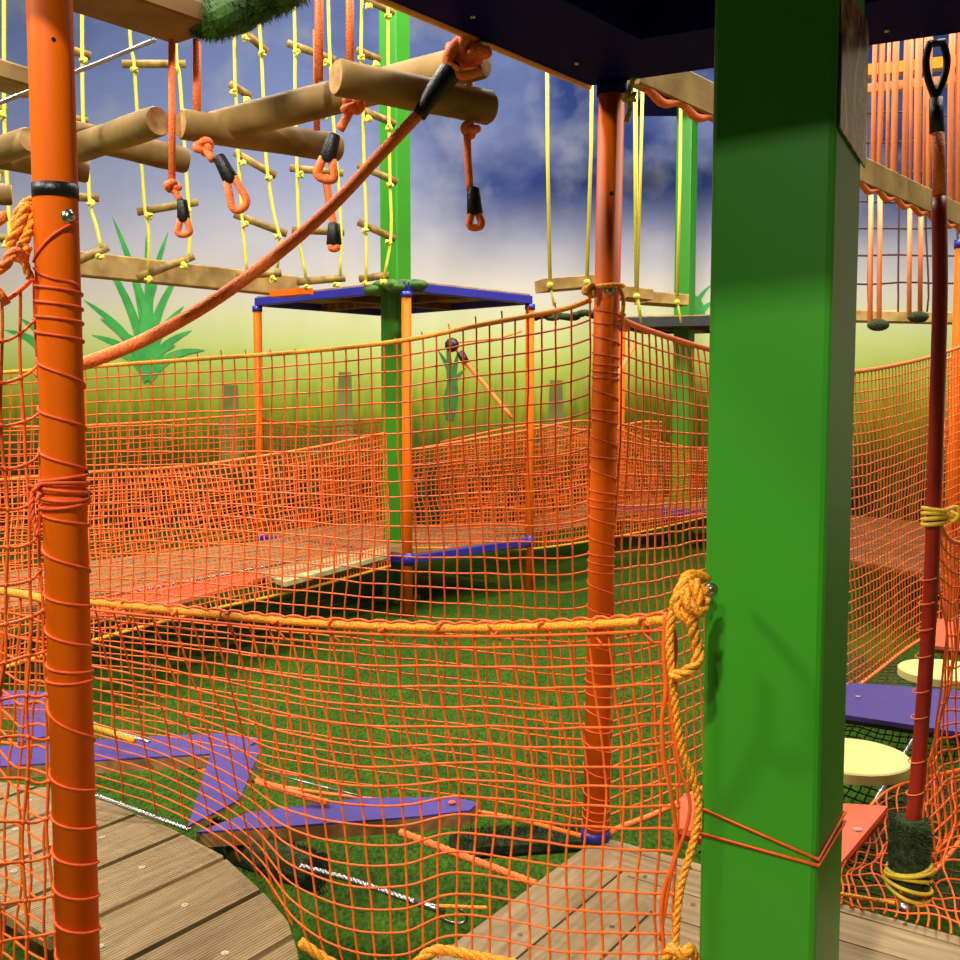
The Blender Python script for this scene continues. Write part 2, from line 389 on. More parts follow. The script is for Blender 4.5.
def netting(top, bot, nu, nv, r, jit=.006, bulge=0.0, bdir=(0, -1, 0), knots=False, seed=0, wav=0.0, sub=2, tpow=1.0, skew=0.0, bpar=None):
    """orange square netting between a top edge and a bottom edge (polylines)"""
    T = resample(smooth_path(top, 6) if len(top) > 2 else top, nu*sub+1)
    Bt = resample(smooth_path(bot, 6) if len(bot) > 2 else bot, nu*sub+1)
    if bpar:
        Bt = []
        for i in range(nu*sub+1):
            x = i/(nu*sub); k = max(j for j in range(len(bpar)) if bpar[j] <= x + 1e-9); k = min(k, len(bpar)-2)
            f = (x-bpar[k])/(bpar[k+1]-bpar[k]); b0, b1 = bot[k], bot[k+1]; pm = bot[max(k-1, 0)]; pn = bot[min(k+2, len(bot)-1)]
            Bt.append(.5*((2*b0) + (b1-pm)*f + (2*pm-5*b0+4*b1-pn)*f*f + (3*b0-pm-3*b1+pn)*f**3) if 0 < k < len(bpar)-2 else b0.lerp(b1, f))
    bd = Vector(bdir); mb = MB()
    def S(i, j):
        s = i/(nu*sub); t = j/(nv*sub); tt = t**tpow
        si = max(0, min(nu*sub, i + skew*nu*sub*math.sin(PI*t)*0))
        p = T[int(si)].lerp(Bt[int(si)], tt)
        p = p + bd*bulge*math.sin(PI*min(1, t*1.05))*(math.sin(PI*min(1, max(0, s)))**.5 if bulge else 0)
        q = noise.noise_vector(Vector((s*nu*.45 + seed*11.3, t*nv*.45, seed*3.1)))
        q2 = noise.noise_vector(Vector((s*3.1 + seed*5.3, t*2.7, seed*1.7+9)))
        edge = math.sin(PI*t)**.5 if t < 1 else 0
        return p + (q*jit + q2*wav)*edge
    grid = [[S(i, j) for j in range(nv*sub+1)] for i in range(nu*sub+1)]
    for i in range(0, nu*sub+1, sub): mb.tube(grid[i], r, 4, cap=False)
    for j in range(sub, nv*sub, sub): mb.tube([grid[i][j] for i in range(nu*sub+1)], r, 4, cap=False)
    if knots:
        for i in range(0, nu*sub+1, sub):
            for j in range(sub, nv*sub, sub): mb.ball(grid[i][j], r*1.75, 6, 4)
    return mb, T, Bt, grid

def net_thing(name, label, top, bot, nu, nv, r, m=NET, rope_top=None, rope_bot=None, rr=.011, group=None, ties=0, spikes=0, **kw):
    mb, T, Bt, grid = netting(top, bot, nu, nv, r, **kw)
    c = (T[0]+T[-1]+Bt[0]+Bt[-1])/4; t = thing(name, (c.x, c.y, min(Bt[0].z, Bt[-1].z)), label, 'net', group)
    mb.build('netting', m, t, True)
    if rope_top: MB().tube(T, rr, 8).build('top_rope', rope_top, t, True)
    if rope_bot: MB().tube(Bt, rr, 8).build('bottom_rope', rope_bot, t, True)
    if spikes:
        ms = MB(); k = kw.get('sub', 2)
        for i in range(0, len(T), k*2): ms.tube([T[i], T[i] + V(.006*math.sin(i*3.1), 0, spikes*(.6+.4*math.sin(i*1.7)))], r*.9, 4)
        ms.build('cord_ends', m, t); t.children[-1]['kind'] = 'stuff'
    if ties:
        mt = MB()
        for k in range(ties):
            i = int((k+.5)*len(T)/ties); q = T[i]; d = (T[min(i+1, len(T)-1)]-T[i-1]).normalized()
            mt.knot(q, rr*1.6, r*1.25, 5, seed=k)
            mt.tube(smooth_path([q+V(0,0,rr), q+V(.01*math.sin(k), .0, -.02), q+d*.02-V(0,0,.05)], 4), r, 5)
        build_each(mt, 'tie', m, t, True)
    return t, T, Bt, grid

def clip_poly(poly, n, d):
    """keep points with n.p <= d (2-D)"""
    out = []
    for i in range(len(poly)):
        a, b = poly[i], poly[(i+1) % len(poly)]; da = n[0]*a[0]+n[1]*a[1]-d; db = n[0]*b[0]+n[1]*b[1]-d
        if da <= 0: out.append(a)
        if (da < 0) != (db < 0) and abs(da-db) > 1e-12:
            t = da/(da-db); out.append((a[0]+(b[0]-a[0])*t, a[1]+(b[1]-a[1])*t))
    return out
def planks(poly, direction, width, gap, z, thick, off=0.0, bev=.004):
    """boards along `direction` filling poly (xy list); returns MB"""
    mb = MB(); d = Vector(direction).normalized(); nrm = (-d.y, d.x)
    ks = [nrm[0]*p[0]+nrm[1]*p[1] for p in poly]; k = min(ks) - off
    while k < max(ks):
        c = clip_poly(poly, nrm, k+width-gap); c = clip_poly(c, (-nrm[0], -nrm[1]), -k)
        # drop duplicates
        q = []
        for p in c:
            if not q or math.hypot(p[0]-q[-1][0], p[1]-q[-1][1]) > 1e-4: q.append(p)
        if len(q) > 2 and math.hypot(q[0][0]-q[-1][0], q[0][1]-q[-1][1]) < 1e-4: q.pop()
        if len(q) >= 3: mb.prism([Vector((p[0], p[1], z)) for p in q], thick)
        k += width
    return mb
def xy(*pts): return [(p.x, p.y) for p in pts]
def turf_blades(mb, pts_fn, n, ln=.03, w=.003):
    for i in range(n):
        c, nn = pts_fn(); d = (nn + Vector((random.uniform(-.7,.7), random.uniform(-.7,.7), random.uniform(-.7,.7)))).normalized()
        sd = d.orthogonal().normalized()*w; t = c + d*ln*random.uniform(.5, 1.2)
        mb.mesh([c-sd, c+sd, t], [(0, 1, 2)])

# ------------------------------------------------------------------ near right deck (lower level)
P0 = G(600, 836, DECK)
P0.z = 0
aR = (G(960, 937, DECK) - G(600, 836, DECK)); aR.z = 0; aR.normalize()
bL = (G(440, 945, DECK) - G(596, 832, DECK)); bL.z = 0; bL.normalize()
t = thing('deck_platform', (P0.x+.9, P0.y-1.6, 0), 'sand-coloured timber deck with mitred corner boards at the foot of the green pillar', 'deck')
dg = (aR + bL).normalized()
c0 = P0; cL = P0 + bL*3.0; cD = P0 + dg*3.4; cR = P0 + aR*2.6
angL = math.atan2(bL.y, bL.x); angR = math.atan2(aR.y, aR.x)
mb = planks(xy(c0, cL, cD), (bL.x, bL.y), .19, .008, DECK, .035)
mb.build('decking', DECKS, t, rot=angL, origin=(P0.x, P0.y, DECK))
mb = planks(xy(c0, cD, cR), (aR.x, aR.y), .165, .008, DECK, .035)
mb.build('decking', DECKS, t, rot=angR, origin=(P0.x, P0.y, DECK))
mb = MB()
for (p, q) in ((c0, cL), (c0, cR), (c0, cD)):
    dd = (q-p).normalized(); inn = (cD-p).normalized()*.06
    mb.beam(p+inn+V(0,0,DECK-.095), q+V(0,0,DECK-.095)+inn*.3, .05, .11)
build_each(mb, 'joist', BROWN, t)
mb = MB()
for s in ((cL, -1), (cR, -1), (cD, -1)):
    q = s[0]*.93 + P0*.07; mb.tube([(q.x, q.y, 0), (q.x, q.y, DECK-.04)], .045, 16)
build_each(mb, 'support_leg', ORANGE, t, True)
mb = MB()
for uv in ((645, 877), (640, 843), (693, 905), (680, 918), (612, 927), (690, 868), (760, 905), (905, 925), (520, 935)):
    q = G(uv[0], uv[1], DECK); mb.tube([(q.x, q.y, DECK-.004), (q.x, q.y, DECK+.003)], .007, 10)
build_each(mb, 'screw_head', STEEL, t)

# ------------------------------------------------------------------ near left round deck
out = [G(u, v, DECK) for u, v in ((305, 1030), (301, 975), (297, 950), (288, 922), (266, 895), (222, 855), (170, 828), (110, 803), (60, 789), (0, 782), (-70, 790), (-150, 830), (-120, 880), (-40, 905), (6, 912), (52, 938), (95, 985), (140, 1030))]
c = sum(out, Vector())/len(out)
t = thing('round_platform', (c.x, c.y, 0), 'rounded platform of ribbed timber boards behind the thick orange pole', 'deck')
dirp = (G(222, 857, DECK) - G(97, 915, DECK)).normalized(); ang = math.atan2(dirp.y, dirp.x)
def dplanks(poly, ang, width, gap, z, thick, ph):
    # rounded top-edge boards for the concave-free outline
    return planks(poly, (math.cos(ang), math.sin(ang)), width, gap, z, thick, ph)
# cut into boards; the outline is nearly convex
seam = G(222, 857, DECK); nrm = Vector((-dirp.y, dirp.x, 0)); k0 = nrm.dot(seam)
ks = [nrm.x*p.x+nrm.y*p.y for p in out]; off = (min(ks) - k0) % .272
dplanks(xy(*out), ang, .272, .024, DECK, .04, off).build('decking', DECKM, t, rot=ang, origin=(c.x, c.y, DECK))
mb = MB()
for k in (-.28, .28):
    q = c + dirp*k*.6; mb.beam(q + nrm*.4 - V(0,0,.1), q - nrm*.4 - V(0,0,.1), .06, .10)
build_each(mb, 'joist', BROWN, t)
mb = MB(); mb.tube([(c.x, c.y, 0), (c.x, c.y, DECK-.1)], .07, 16); build_each(mb, 'support_leg', ORANGE, t, True)
mb = MB()
for uv in ((29, 801), (102, 838), (142, 868), (185, 906), (225, 954), (14, 872), (60, 905), (100, 947), (15, 830)):
    q = G(uv[0], uv[1], DECK); mb.tube([(q.x, q.y, DECK-.004), (q.x, q.y, DECK+.004)], .011, 12)
    mb.tube([(q.x, q.y, DECK+.002), (q.x, q.y, DECK+.006)], .005, 8)
build_each(mb, 'screw_head', RINGW, t)

# ------------------------------------------------------------------ posts
def zat(x, y, v):   # height of pixel row v at distance y
    return P(480, v, y).z
# left near pole
LX, LY, LR = P(64, 480, 2.2).x, 2.2, .0445
t = thing('orange_pole', (LX, LY, 0), 'thick orange round pole wound with thin twine, black tape band high up', 'pole')
MB().tube([(LX, LY, 0), (LX, LY, 5.2)], LR, 40).build('pole_shaft', ORANGE, t, True)
mb = MB(); z0, z1 = zat(0, LY, 199), zat(0, LY, 185); mb.tube([(LX, LY, z0), (LX, LY, z1)], LR+.0015, 40); build_each(mb, 'tape_band', BLACK, t, True)
def bolt(t, x, y, z, ang, R, s=1.0):
    d = Vector((math.sin(ang), -math.cos(ang), 0)); c = Vector((x, y, z)) + d*R; mb = MB()
    mb.tube([c-d*.004, c+d*.002], .0155*s, 18); mb.tube([c, c+d*.006, c+d*.010], [.012*s, .011*s, .006*s], 14); build_each(mb, 'bolt', STEEL, t, True)
bolt(t, LX, LY, zat(0, LY, 219), .95, LR)
mb = MB(); a = .62; d = Vector((math.sin(.5), -math.cos(.5), 0)); cc = Vector((LX, LY, zat(0, LY, 46))) + d*LR; mb.tube([cc-d*.003, cc+d*.0006], .0045, 14); mb.build('drilled_hole', BLACK, t)
vs_ = [282, 297, 312, 326, 345, 396, 437, 480, 487, 495, 499, 503, 532, 582, 614, 657, 676, 681, 757, 801, 836, 872, 904, 938, 975]
mb = MB(); wrap(mb, LX, LY, LR, [zat(0, LY, v) for v in vs_], .0032, 6, PI)
def on_pole(u, v):
    dx = P(u, v, LY-LR*.7).x - LX; dx = max(-LR*.999, min(LR*.999, dx)); y = LY - math.sqrt(LR*LR-dx*dx) - .002
    return Vector((LX+dx*1.04, y, P(u, v, y).z))
mb.tube(smooth_path([on_pole(*q) for q in ((74, 222), (68, 225), (58, 233), (50, 241), (43, 249), (37, 256), (33, 262))], 4), .003, 6)
mb.tube(smooth_path([on_pole(*q) for q in ((34, 268), (44, 274), (58, 279), (72, 283), (81, 290))], 4), .003, 6)
build_each(mb, 'twine_wrap', CORD, t, True)
mb = MB()
for i, v in enumerate((478, 484, 490, 497, 504)):
    z = zat(0, LY, v); pts = []
    for j in range(30):
        a = 2*PI*j/30; pts.append((LX+(LR+.004)*math.sin(a), LY-(LR+.004)*math.cos(a), z+.006*math.sin(a+i*1.3)))
    mb.tube(pts, .0042, 6, closed=True)
mb.twisted([P(34, 492, LY-.02), P(31, 505, LY-.03), P(34, 522, LY-.03), P(38, 536, LY-.04)], .006)
mb.knot(P(36, 488, LY-.04), .014, .004)
build_each(mb, 'twine_bundle', CORD, t, True)

# centre pole
CX, CY = P0.x-.005, P0.y-.03; CR = .0425
CX = P(598, 480, CY).x
ztop = UPB+.02
t = thing('orange_pole', (CX, CY, DECK), 'orange pole holding the upper platform corner, tightly laced with net cord', 'pole')
MB().tube([(CX, CY, DECK+.001), (CX, CY, ztop)], CR, 36).build('pole_shaft', ORANGE, t, True)
MB().tube([(CX, CY, DECK+.002), (CX, CY, DECK+.035)], CR+.006, 36).build('foot_collar', BLUE, t, True)
MB().tube([(CX, CY, UPB-.045), (CX, CY, UPB)], CR+.006, 36).build('top_collar', NAVY, t, True)
bolt(t, CX, CY, zat(0, CY, 292), .05, CR, 1.1)
mb = MB(); d = Vector((0, -1, 0)); cc = Vector((CX+.002, CY, zat(0, CY, 196))) + d*CR; mb.tube([cc-d*.003, cc+d*.0006], .007, 14); mb.build('drilled_hole', BLACK, t)
mb = MB(); v = 306; vs_ = []
while v < 832: vs_.append(v); v += random.choice((7, 10, 14, 20, 26, 12, 5))
wrap(mb, CX, CY, CR, [zat(0, CY, q) for q in vs_], .0028, 5, PI); mb.build('twine_wrap', CORD, t, True)
mb = MB(); zz_ = zat(0, CY, 287)
CXs = CX
mb.tube([(CX+(CR+.008)*math.sin(2*PI*j/24), CY-(CR+.008)*math.cos(2*PI*j/24), zz_+.004*math.sin(2*PI*j/24)) for j in range(24)], .008, 8, closed=True)
mb.knot(P(582, 291, CY-.03), .02, .008, seed=1)
mb.tube(smooth_path([P(612, 287, CY-.03), P(616, 300, CY-.03), P(615, 318, CY-.02), P(619, 330, CY+.1)], 5), .007, 8)
mb.build('rope_collar', ROPE_Y, t, True)

t.rotation_euler = (0, .0135, 0)

# big green pillar
PX, PY, PS = P(780.5, 480, 2.16).x, 2.16, .239
ang = math.radians(-31)
pil = thing('green_pillar', (PX, PY, DECK), 'wide bright green square steel pillar running from deck to upper platform', 'pillar')
mb = MB(); bv = .012; h = PS/2
prof = [(h-bv, -h), (h-.004, -h+.004), (h, -h+bv), (h, h-bv), (h-.004, h-.004), (h-bv, h), (-h+bv, h), (-h+.004, h-.004), (-h, h-bv), (-h, -h+bv), (-h+.004, -h+.004), (-h+bv, -h)]
R3 = Matrix.Rotation(ang, 3, 'Z'); n = len(prof)
vs = [Vector((PX, PY, z)) + R3 @ Vector((x, y, 0)) for z in (DECK+.001, 4.6) for x, y in prof]
mb.mesh(vs, [(i, (i+1) % n, n+(i+1) % n, n+i) for i in range(n)] + [tuple(range(n))[::-1], tuple(range(n, 2*n))])
mb.build('pillar_shaft', GREEN, pil)
# cords tied round it
mb = MB()
def pil_ring(dz, z):
    q = [Vector((PX, PY, z + (dz if k in (0,) else dz*.2 if k == 2 else 0))) + R3 @ Vector((x*1.025, y*1.025, 0)) for k, (x, y) in enumerate(((-h, -h), (h, -h), (h, h), (-h, h)))]
    return q
zc = zat(0, PY-.12, 855)
mb.tube(pil_ring(.055, zc+.012), .0032, 6, closed=True)
mb.tube(pil_ring(.012, zc), .0036, 6, closed=True)
build_each(mb, 'tied_cord', CORD, pil, True)
# picture card on right face near the top
def pic_mat():
    m = bpy.data.materials.new('printed_picture'); m.use_nodes = True; nt = m.node_tree; b = nt.nodes['Principled BSDF']; b.inputs['Roughness'].default_value = .2
    tc = nt.nodes.new('ShaderNodeTexCoord'); mp = nt.nodes.new('ShaderNodeMapping'); mp.inputs['Scale'].default_value = (4, 4, 3); nt.links.new(tc.outputs['Object'], mp.inputs['Vector'])
    n = nt.nodes.new('ShaderNodeTexNoise'); n.inputs['Scale'].default_value = 2.4; n.inputs['Distortion'].default_value = 1.4; nt.links.new(mp.outputs[0], n.inputs['Vector'])
    r = nt.nodes.new('ShaderNodeValToRGB'); e = r.color_ramp.elements; e[0].position = .35; e[0].color = lin((96, 34, 30)); e[1].position = .62; e[1].color = lin((206, 166, 128))
    k = e.new(.48); k.color = lin((146, 92, 70)); k = e.new(.42); k.color = lin((60, 60, 80))
    nt.links.new(n.outputs['Fac'], r.inputs['Fac']); nt.links.new(r.outputs[0], b.inputs['Base Color']); return m
pc = MB(); z0, z1 = zat(0, 2.2, 162), zat(0, 2.2, 22)
o3 = lambda x, y, z: Vector((PX, PY, z)) + R3 @ Vector((x, y, 0))
pc.mesh([o3(h+.002, -h+.012, z0+.02), o3(h+.002, h+.01, z0-.01), o3(h+.002, h+.01, z1), o3(h+.002, -h+.012, z1),
         o3(h+.006, -h+.012, z0+.02), o3(h+.006, h+.01, z0-.01), o3(h+.006, h+.01, z1), o3(h+.006, -h+.012, z1)],
        [(0,3,2,1),(4,5,6,7),(0,1,5,4),(1,2,6,5),(2,3,7,6),(3,0,4,7)])
o = pc.build('picture_card', pic_mat()); tag(o, 'reddish-brown printed picture card fixed on the right side of the green pillar', 'picture')

# ------------------------------------------------------------------ upper near platform
U0 = Vector((CX, CY, 0)) + V(-.03, .05, 0)
uL = (G(425, 17, UPB) - G(600, 91, UPB)); uL.z = 0; uL.normalize()
uR = (G(962, 40, UPB) - G(600, 91, UPB)); uR.z = 0; uR.normalize()
UL, UR = 2.12, 3.0
up = thing('upper_platform', (U0.x, U0.y, UPB), 'dark blue steel-framed upper platform seen from below, resting on orange pole and green pillar', 'platform')
def U(i, j, z=UPB): return Vector((U0.x, U0.y, z)) + uL*i + uR*j
mb = MB()
def plate(mb, i0, i1, j0, j1, z, th): mb.prism([U(i0, j0, z+th), U(i1, j0, z+th), U(i1, j1, z+th), U(i0, j1, z+th)], th)
W_ = .36
plate(mb, 0, UL, 0, W_, UPB, .1); plate(mb, 0, W_, W_, UR, UPB, .1); plate(mb, UL-W_, UL, W_, UR-W_, UPB, .1); plate(mb, W_, UL, UR-W_, UR, UPB, .1)
mb.build('steel_frame', NAVY, up)
mb = MB(); mb.beam(U(.1, .1, UPB+.128), U(1.5, 1.5, UPB+.128), .17, .05)
build_each(mb, 'cross_beam', BLACK, up); mb = MB(); mb.beam(U(1.2, .1, UPB+.129), U(1.2, UR-.1, UPB+.129), .14, .048)
build_each(mb, 'cross_beam', BLACK, up)
mb = planks(xy(U(.01, .01), U(UL-.01, .01), U(UL-.01, UR-.01), U(.01, UR-.01)), (uR.x, uR.y), .14, .004, UPB+.19, .035)
mb.build('underside_boards', mat('brightened_boards', (226, 150, 60), .5, rgb2=(200, 120, 40), scale=5), up, rot=math.atan2(uR.y, uR.x), origin=(U0.x, U0.y, UPB+.1))  # brown boards coloured lighter to make up for weak bounce light
mb = MB(); mb.tube([U(-.02, -.016, UPB+.004), U(UL, -.016, UPB+.004)], .012, 10); mb.build('edge_rod', mat('lit_edge_orange', (255, 176, 70), .3, var=.05), up, True)  # rod colour brightened to stand for the lamp reflection along this edge
mb = MB()
for (i, j) in ((.25, .1), (.75, .1), (.12, .75), (.12, 1.3), (.12, .95)):
    q = U(i, j, UPB); mb.tube([q+V(0,0,.002), q-V(0,0,.006)], .007, 10)
build_each(mb, 'bolt', STEEL, up, True)
# yellow knotted cord hanging from the platform corner
q = P(632, 92, CY-.15)
o = MB().twisted(smooth_path([P(634, 78, CY-.3), P(628, 95, CY-.3), P(630, 108, CY-.3), P(626, 122, CY-.3)], 5), .008).knot(P(630, 97, CY-.3), .02, .007).build('knotted_rope', mat('ochre_cord', (205, 180, 40), .6, var=.2), None, True)
tag(o, 'short knotted mustard cord hanging beside the top of the laced orange pole', 'cord')

# ------------------------------------------------------------------ nets
# middle net on the left of the centre pole
net_thing('safety_net', 'tall orange net stretching left from the laced centre pole behind the front net',
          pp((590, 300, CY), (560, 310, CY+.05), (480, 325, CY+.35), (400, 341, CY+.6), (300, 352, CY+.9), (200, 359, CY+1.15), (100, 366, CY+1.4), (-20, 374, CY+1.7)),
          [G(590, 838, .60), G(480, 812, .5), P(300, 790, CY+.8), P(150, 760, CY+1.2), P(-20, 740, CY+1.7)], 50, 31, .0033, NET, ROPE_Y, NETB, .009, jit=.006, wav=.03, seed=2, spikes=.035)
net_thing('safety_net', 'orange net receding back from the laced centre pole, passing behind the green pillar',
          [P(622, 320, CY), P(650, 331, CY+.22), P(708, 349, 4.2), P(800, 372, 4.95), P(862, 371, 5.5), P(930, 357, 6.5), P(985, 338, 7.4)],
          [P(610, 832, CY), G(700, 790, .6), G(855, 688, .58), G(915, 643, .56), G(985, 605, .56)], 82, 31, .0036, NETB, ROPE_O, ROPE_O, .011, jit=.006, wav=.03, seed=3)
# front net
top = pp((62, 598, 3.15), (110, 604, 3.08), (200, 613, 3.0), (300, 622, 2.9), (400, 627, 2.82), (480, 628, 2.72), (580, 625, 2.5), (668, 620, 2.28))
bot = [P(62, 783, 3.95), P(150, 811, 3.73), P(222, 848, 3.42), P(268, 888, 3.12), P(303, 938, 2.84), P(352, 968, 2.75), P(405, 975, 2.7), P(455, 955, 2.68), P(565, 972, 2.5), P(676, 975, 2.25)]
fn, T, Bt, grid = net_thing('safety_net', 'front orange net with golden top rope sagging between wound pole and green pillar',
          top, bot, 31, 17, .0033, NET, ROPE_Y, None, .0115, jit=.005, bulge=.05, bdir=(.5, .6, -.1), wav=.028, bpar=[0, .09, .17, .24, .31, .40, .50, .61, .80, 1.0], seed=4, sub=3, knots=True, ties=12)
# second small cord below the rope
MB().tube([p + V(.0, -.012, -.02) for p in T], .0042, 6).build('edge_cord', NET, fn, True)
MB().tube([p + V(.0, -.005, .018 if i % 3 else .012) for i, p in enumerate(T)], .0035, 6).build('edge_cord', NET, fn, True)
mb = MB(); mb.twisted(smooth_path(pp((300, 942, 2.72), (330, 962, 2.72), (380, 985, 2.7)), 5), .014); mb.twisted(smooth_path(pp((400, 985, 2.6), (430, 952, 2.62), (470, 955, 2.62), (560, 975, 2.55)), 5), .014); build_each(mb, 'bottom_rope', ROPE_Y, fn, True)
# left near net
net_thing('safety_net', 'coarse orange net left of the wound pole, cut by the photo edge',
          pp((34, 277, LY+.02), (20, 290, LY-.02), (0, 300, LY-.06), (-60, 290, LY-.2)),
          pp((58, 1010, LY+.02), (20, 1010, LY-.02), (-10, 1015, LY-.06), (-60, 1015, LY-.2)), 5, 18, .0036, NET, NET, None, .005, jit=.014, wav=.03, seed=5, sub=3, knots=True)
net_thing('safety_net', 'lower orange net with golden top rope, left of the wound pole',
          pp((50, 601, 2.4), (20, 594, 2.6), (-40, 586, 2.9)), pp((48, 1000, 2.5), (10, 980, 2.6), (-60, 930, 2.9)), 8, 19, .0036, NET, ROPE_Y, None, .011, jit=.012, wav=.03, seed=6)
# right near net beside the red hose pole
net_thing('safety_net', 'bulging orange net tied to the red hose pole, cut by the photo edge',
          [P(938, 520, 3.1), P(950, 540, 3.25), P(975, 545, 3.6), P(1010, 550, 4.2)],
          [P(925, 880, 3.1), P(945, 860, 3.3), P(975, 820, 3.6), P(1010, 770, 4.2)], 20, 20, .0036, NET, ROPE_O, ROPE_O, .008, jit=.012, wav=.05, seed=7)
# floor net under the stepping boards
q = [G(700, 880, .5), G(960, 925, .5), G(1010, 690, .42), G(850, 690, .42)]
mbn, *_ = netting([G(690, 850, .52), G(830, 895, .52), G(980, 930, .55)], [G(845, 655, .4), G(900, 660, .4), G(1010, 665, .42)], 26, 40, .0035, jit=.01, wav=.03, seed=8)
o = mbn.build('catch_net', NETD, None, True); tag(o, 'dark catch net slung flat beneath the yellow discs and boards', 'net')
net_thing('catch_net', 'slack orange netting heaped at the edge of the right-hand deck by the turf-wrapped pole base',
          [G(840, 905, .62), G(885, 915, .63), G(960, 937, .63), G(1000, 950, .62)], [P(850, 830, 3.7), P(890, 790, 3.9), P(960, 770, 3.6), P(1000, 760, 3.5)], 14, 12, .0036, NET, None, NETB, .008, jit=.03, wav=.06, seed=9, bulge=.05, bdir=(0, 0, -1))

# ------------------------------------------------------------------ golden rope at the green pillar
gl = P(700, 598, 2.08)
t = thing('knotted_rope', (gl.x, gl.y, P(690, 960, 2.1).z), 'thick golden twisted rope knotted to the left side of the green pillar', 'rope')
mb = MB()
mb.twisted(smooth_path(pp((706, 578, 2.06), (690, 576, 2.02), (682, 588, 2.0), (676, 606, 2.0), (690, 618, 1.99), (700, 600, 2.0), (704, 588, 2.02)), 6), .0125)
mb.twisted(smooth_path(pp((694, 580, 1.98), (698, 600, 1.97), (692, 622, 1.98), (697, 645, 2.0), (698, 660, 2.0), (686, 672, 2.02), (672, 676, 2.04)), 6), .0115)
mb.twisted(smooth_path(pp((684, 590, 1.97), (690, 606, 1.96), (700, 612, 1.97), (706, 600, 2.0)), 6), .012)
build_each(mb, 'knot', ROPE_Y, t, True)
mb = MB()
mb.twisted(smooth_path(pp((674, 605, 2.05), (670, 625, 2.05), (670, 655, 2.05), (674, 690, 2.06), (677, 720, 2.07), (682, 750, 2.08), (692, 775, 2.09), (698, 800, 2.1), (696, 830, 2.1), (688, 860, 2.1), (680, 890, 2.1), (676, 930, 2.1), (674, 975, 2.1)), 6), .0085)
mb.build('hanging_strand', ROPE_Y, t, True)
mb = MB(); mb.twisted(smooth_path(pp((666, 960, 2.05), (672, 948, 2.03), (684, 956, 2.02), (690, 948, 2.04), (696, 962, 2.06)), 5), .011); build_each(mb, 'lower_knot', ROPE_Y, t, True)
mb = MB()
mb.tube(smooth_path(pp((666, 612, 2.1), (664, 650, 2.1), (666, 690, 2.1), (662, 720, 2.1), (664, 760, 2.1), (672, 800, 2.1), (676, 850, 2.12), (662, 900, 2.12), (664, 960, 2.12)), 6), .005, 6)
mb.tube(smooth_path(pp((672, 618, 2.1), (676, 650, 2.1), (670, 700, 2.1), (678, 760, 2.1), (690, 810, 2.1), (672, 870, 2.12), (660, 940, 2.12)), 6), .004, 6)
build_each(mb, 'lacing_cord', NET, t, True)
bolt(t, gl.x+.01, gl.y, P(702, 588, 2.05).z, 0, .05, .9)

# golden rope lump left of left pole
q = P(22, 240, LY)
t = thing('knotted_rope', (q.x, q.y, P(20, 275, LY).z), 'bunch of thick golden twisted rope behind the left edge of the wound pole', 'rope')
mb = MB()
mb.twisted(smooth_path(pp((34, 200, LY+.03), (24, 206, LY), (16, 222, LY), (24, 240, LY-.02), (30, 226, LY-.02), (32, 208, LY)), 6), .011)
mb.twisted(smooth_path(pp((26, 205, LY-.02), (18, 228, LY-.03), (10, 246, LY-.02), (18, 258, LY-.03), (28, 246, LY-.04)), 6), .011)
mb.twisted(smooth_path(pp((30, 230, LY-.03), (20, 250, LY-.04), (26, 266, LY-.03), (30, 278, LY-.02)), 6), .009)
build_each(mb, 'knot', ROPE_Y, t, True)
o = MB().twisted(smooth_path(pp((-14, 275, 2.15), (4, 266, 2.1), (14, 252, 2.1), (26, 258, 2.15)), 5), .011).tube(smooth_path(pp((-20, 225, 2.1), (5, 216, 2.1), (-8, 226, 2.1)), 4), .01, 8).build('orange_rope', ROPE_O, None, True)
tag(o, 'orange rope end curling in at the left edge below the golden rope bunch', 'rope')
o = MB().tube(pp((-6, 285, 2.1), (7, 304, 2.12)), .009, 8).build('rope_end', ROPE_O, None, True); tag(o, 'short straight orange rope end at the left edge above the coarse net', 'rope')

# ------------------------------------------------------------------ overhead logs
def log(a, b, r, label, name='round_log'):
    a, b = P(*a), P(*b); d = (b-a).normalized(); e = .008
    mb = MB()
    k = 9; pts = [a + (b-a)*i/k for i in range(k+1)]
    rs = [r*(1 + .025*math.sin(i*1.3+a.x*9)) for i in range(k+1)]
    mb.tube([a - d*0, a + d*e] + pts[1:-1] + [b - d*e, b], [r*.9, rs[0]] + rs[1:-1] + [rs[-1], r*.9], 28, cap=False)
    t = thing(name, ((a.x+b.x)/2, (a.y+b.y)/2, min(a.z, b.z)-r), label, 'log', 'round logs of the overhead bridge')
    mb.build('log_body', LOG, t, True)
    me = MB(); me.tube([a - d*.0015, a + d*.001], r*.895, 28); me.tube([b - d*.001, b + d*.0015], r*.895, 28); build_each(me, 'end_grain', LOGEND, t)
log((336, 77, 2.98), (490, 108, 3.25), .05, 'topmost round log crossing in front, pale sawn end facing left')
log((212, 128, 3.62), (484, 60, 3.2), .053, 'long round log rising to the big orange rope knot')
log((181, 124, 3.5), (338, 148, 3.85), .05, 'round log under the long rising log, sawn ends both showing')
log((62, 154, 4.0), (158, 121, 3.6), .051, 'round log with pale end beside the vertical orange rope, sloping down left')
log((60, 131, 3.9), (187, 161, 4.15), .049, 'lowest round log just right of the wound pole')
log((-80, 178, 4.4), (30, 140, 4.0), .049, 'round log ending just left of the wound pole, sloping down left')
log((-30, 152, 4.2), (88, 171, 4.4), .049, 'round log poking out on both sides behind the wound pole')
log((-60, 190, 4.6), (12, 195, 4.7), .046, 'short end of a round log low at the left edge')

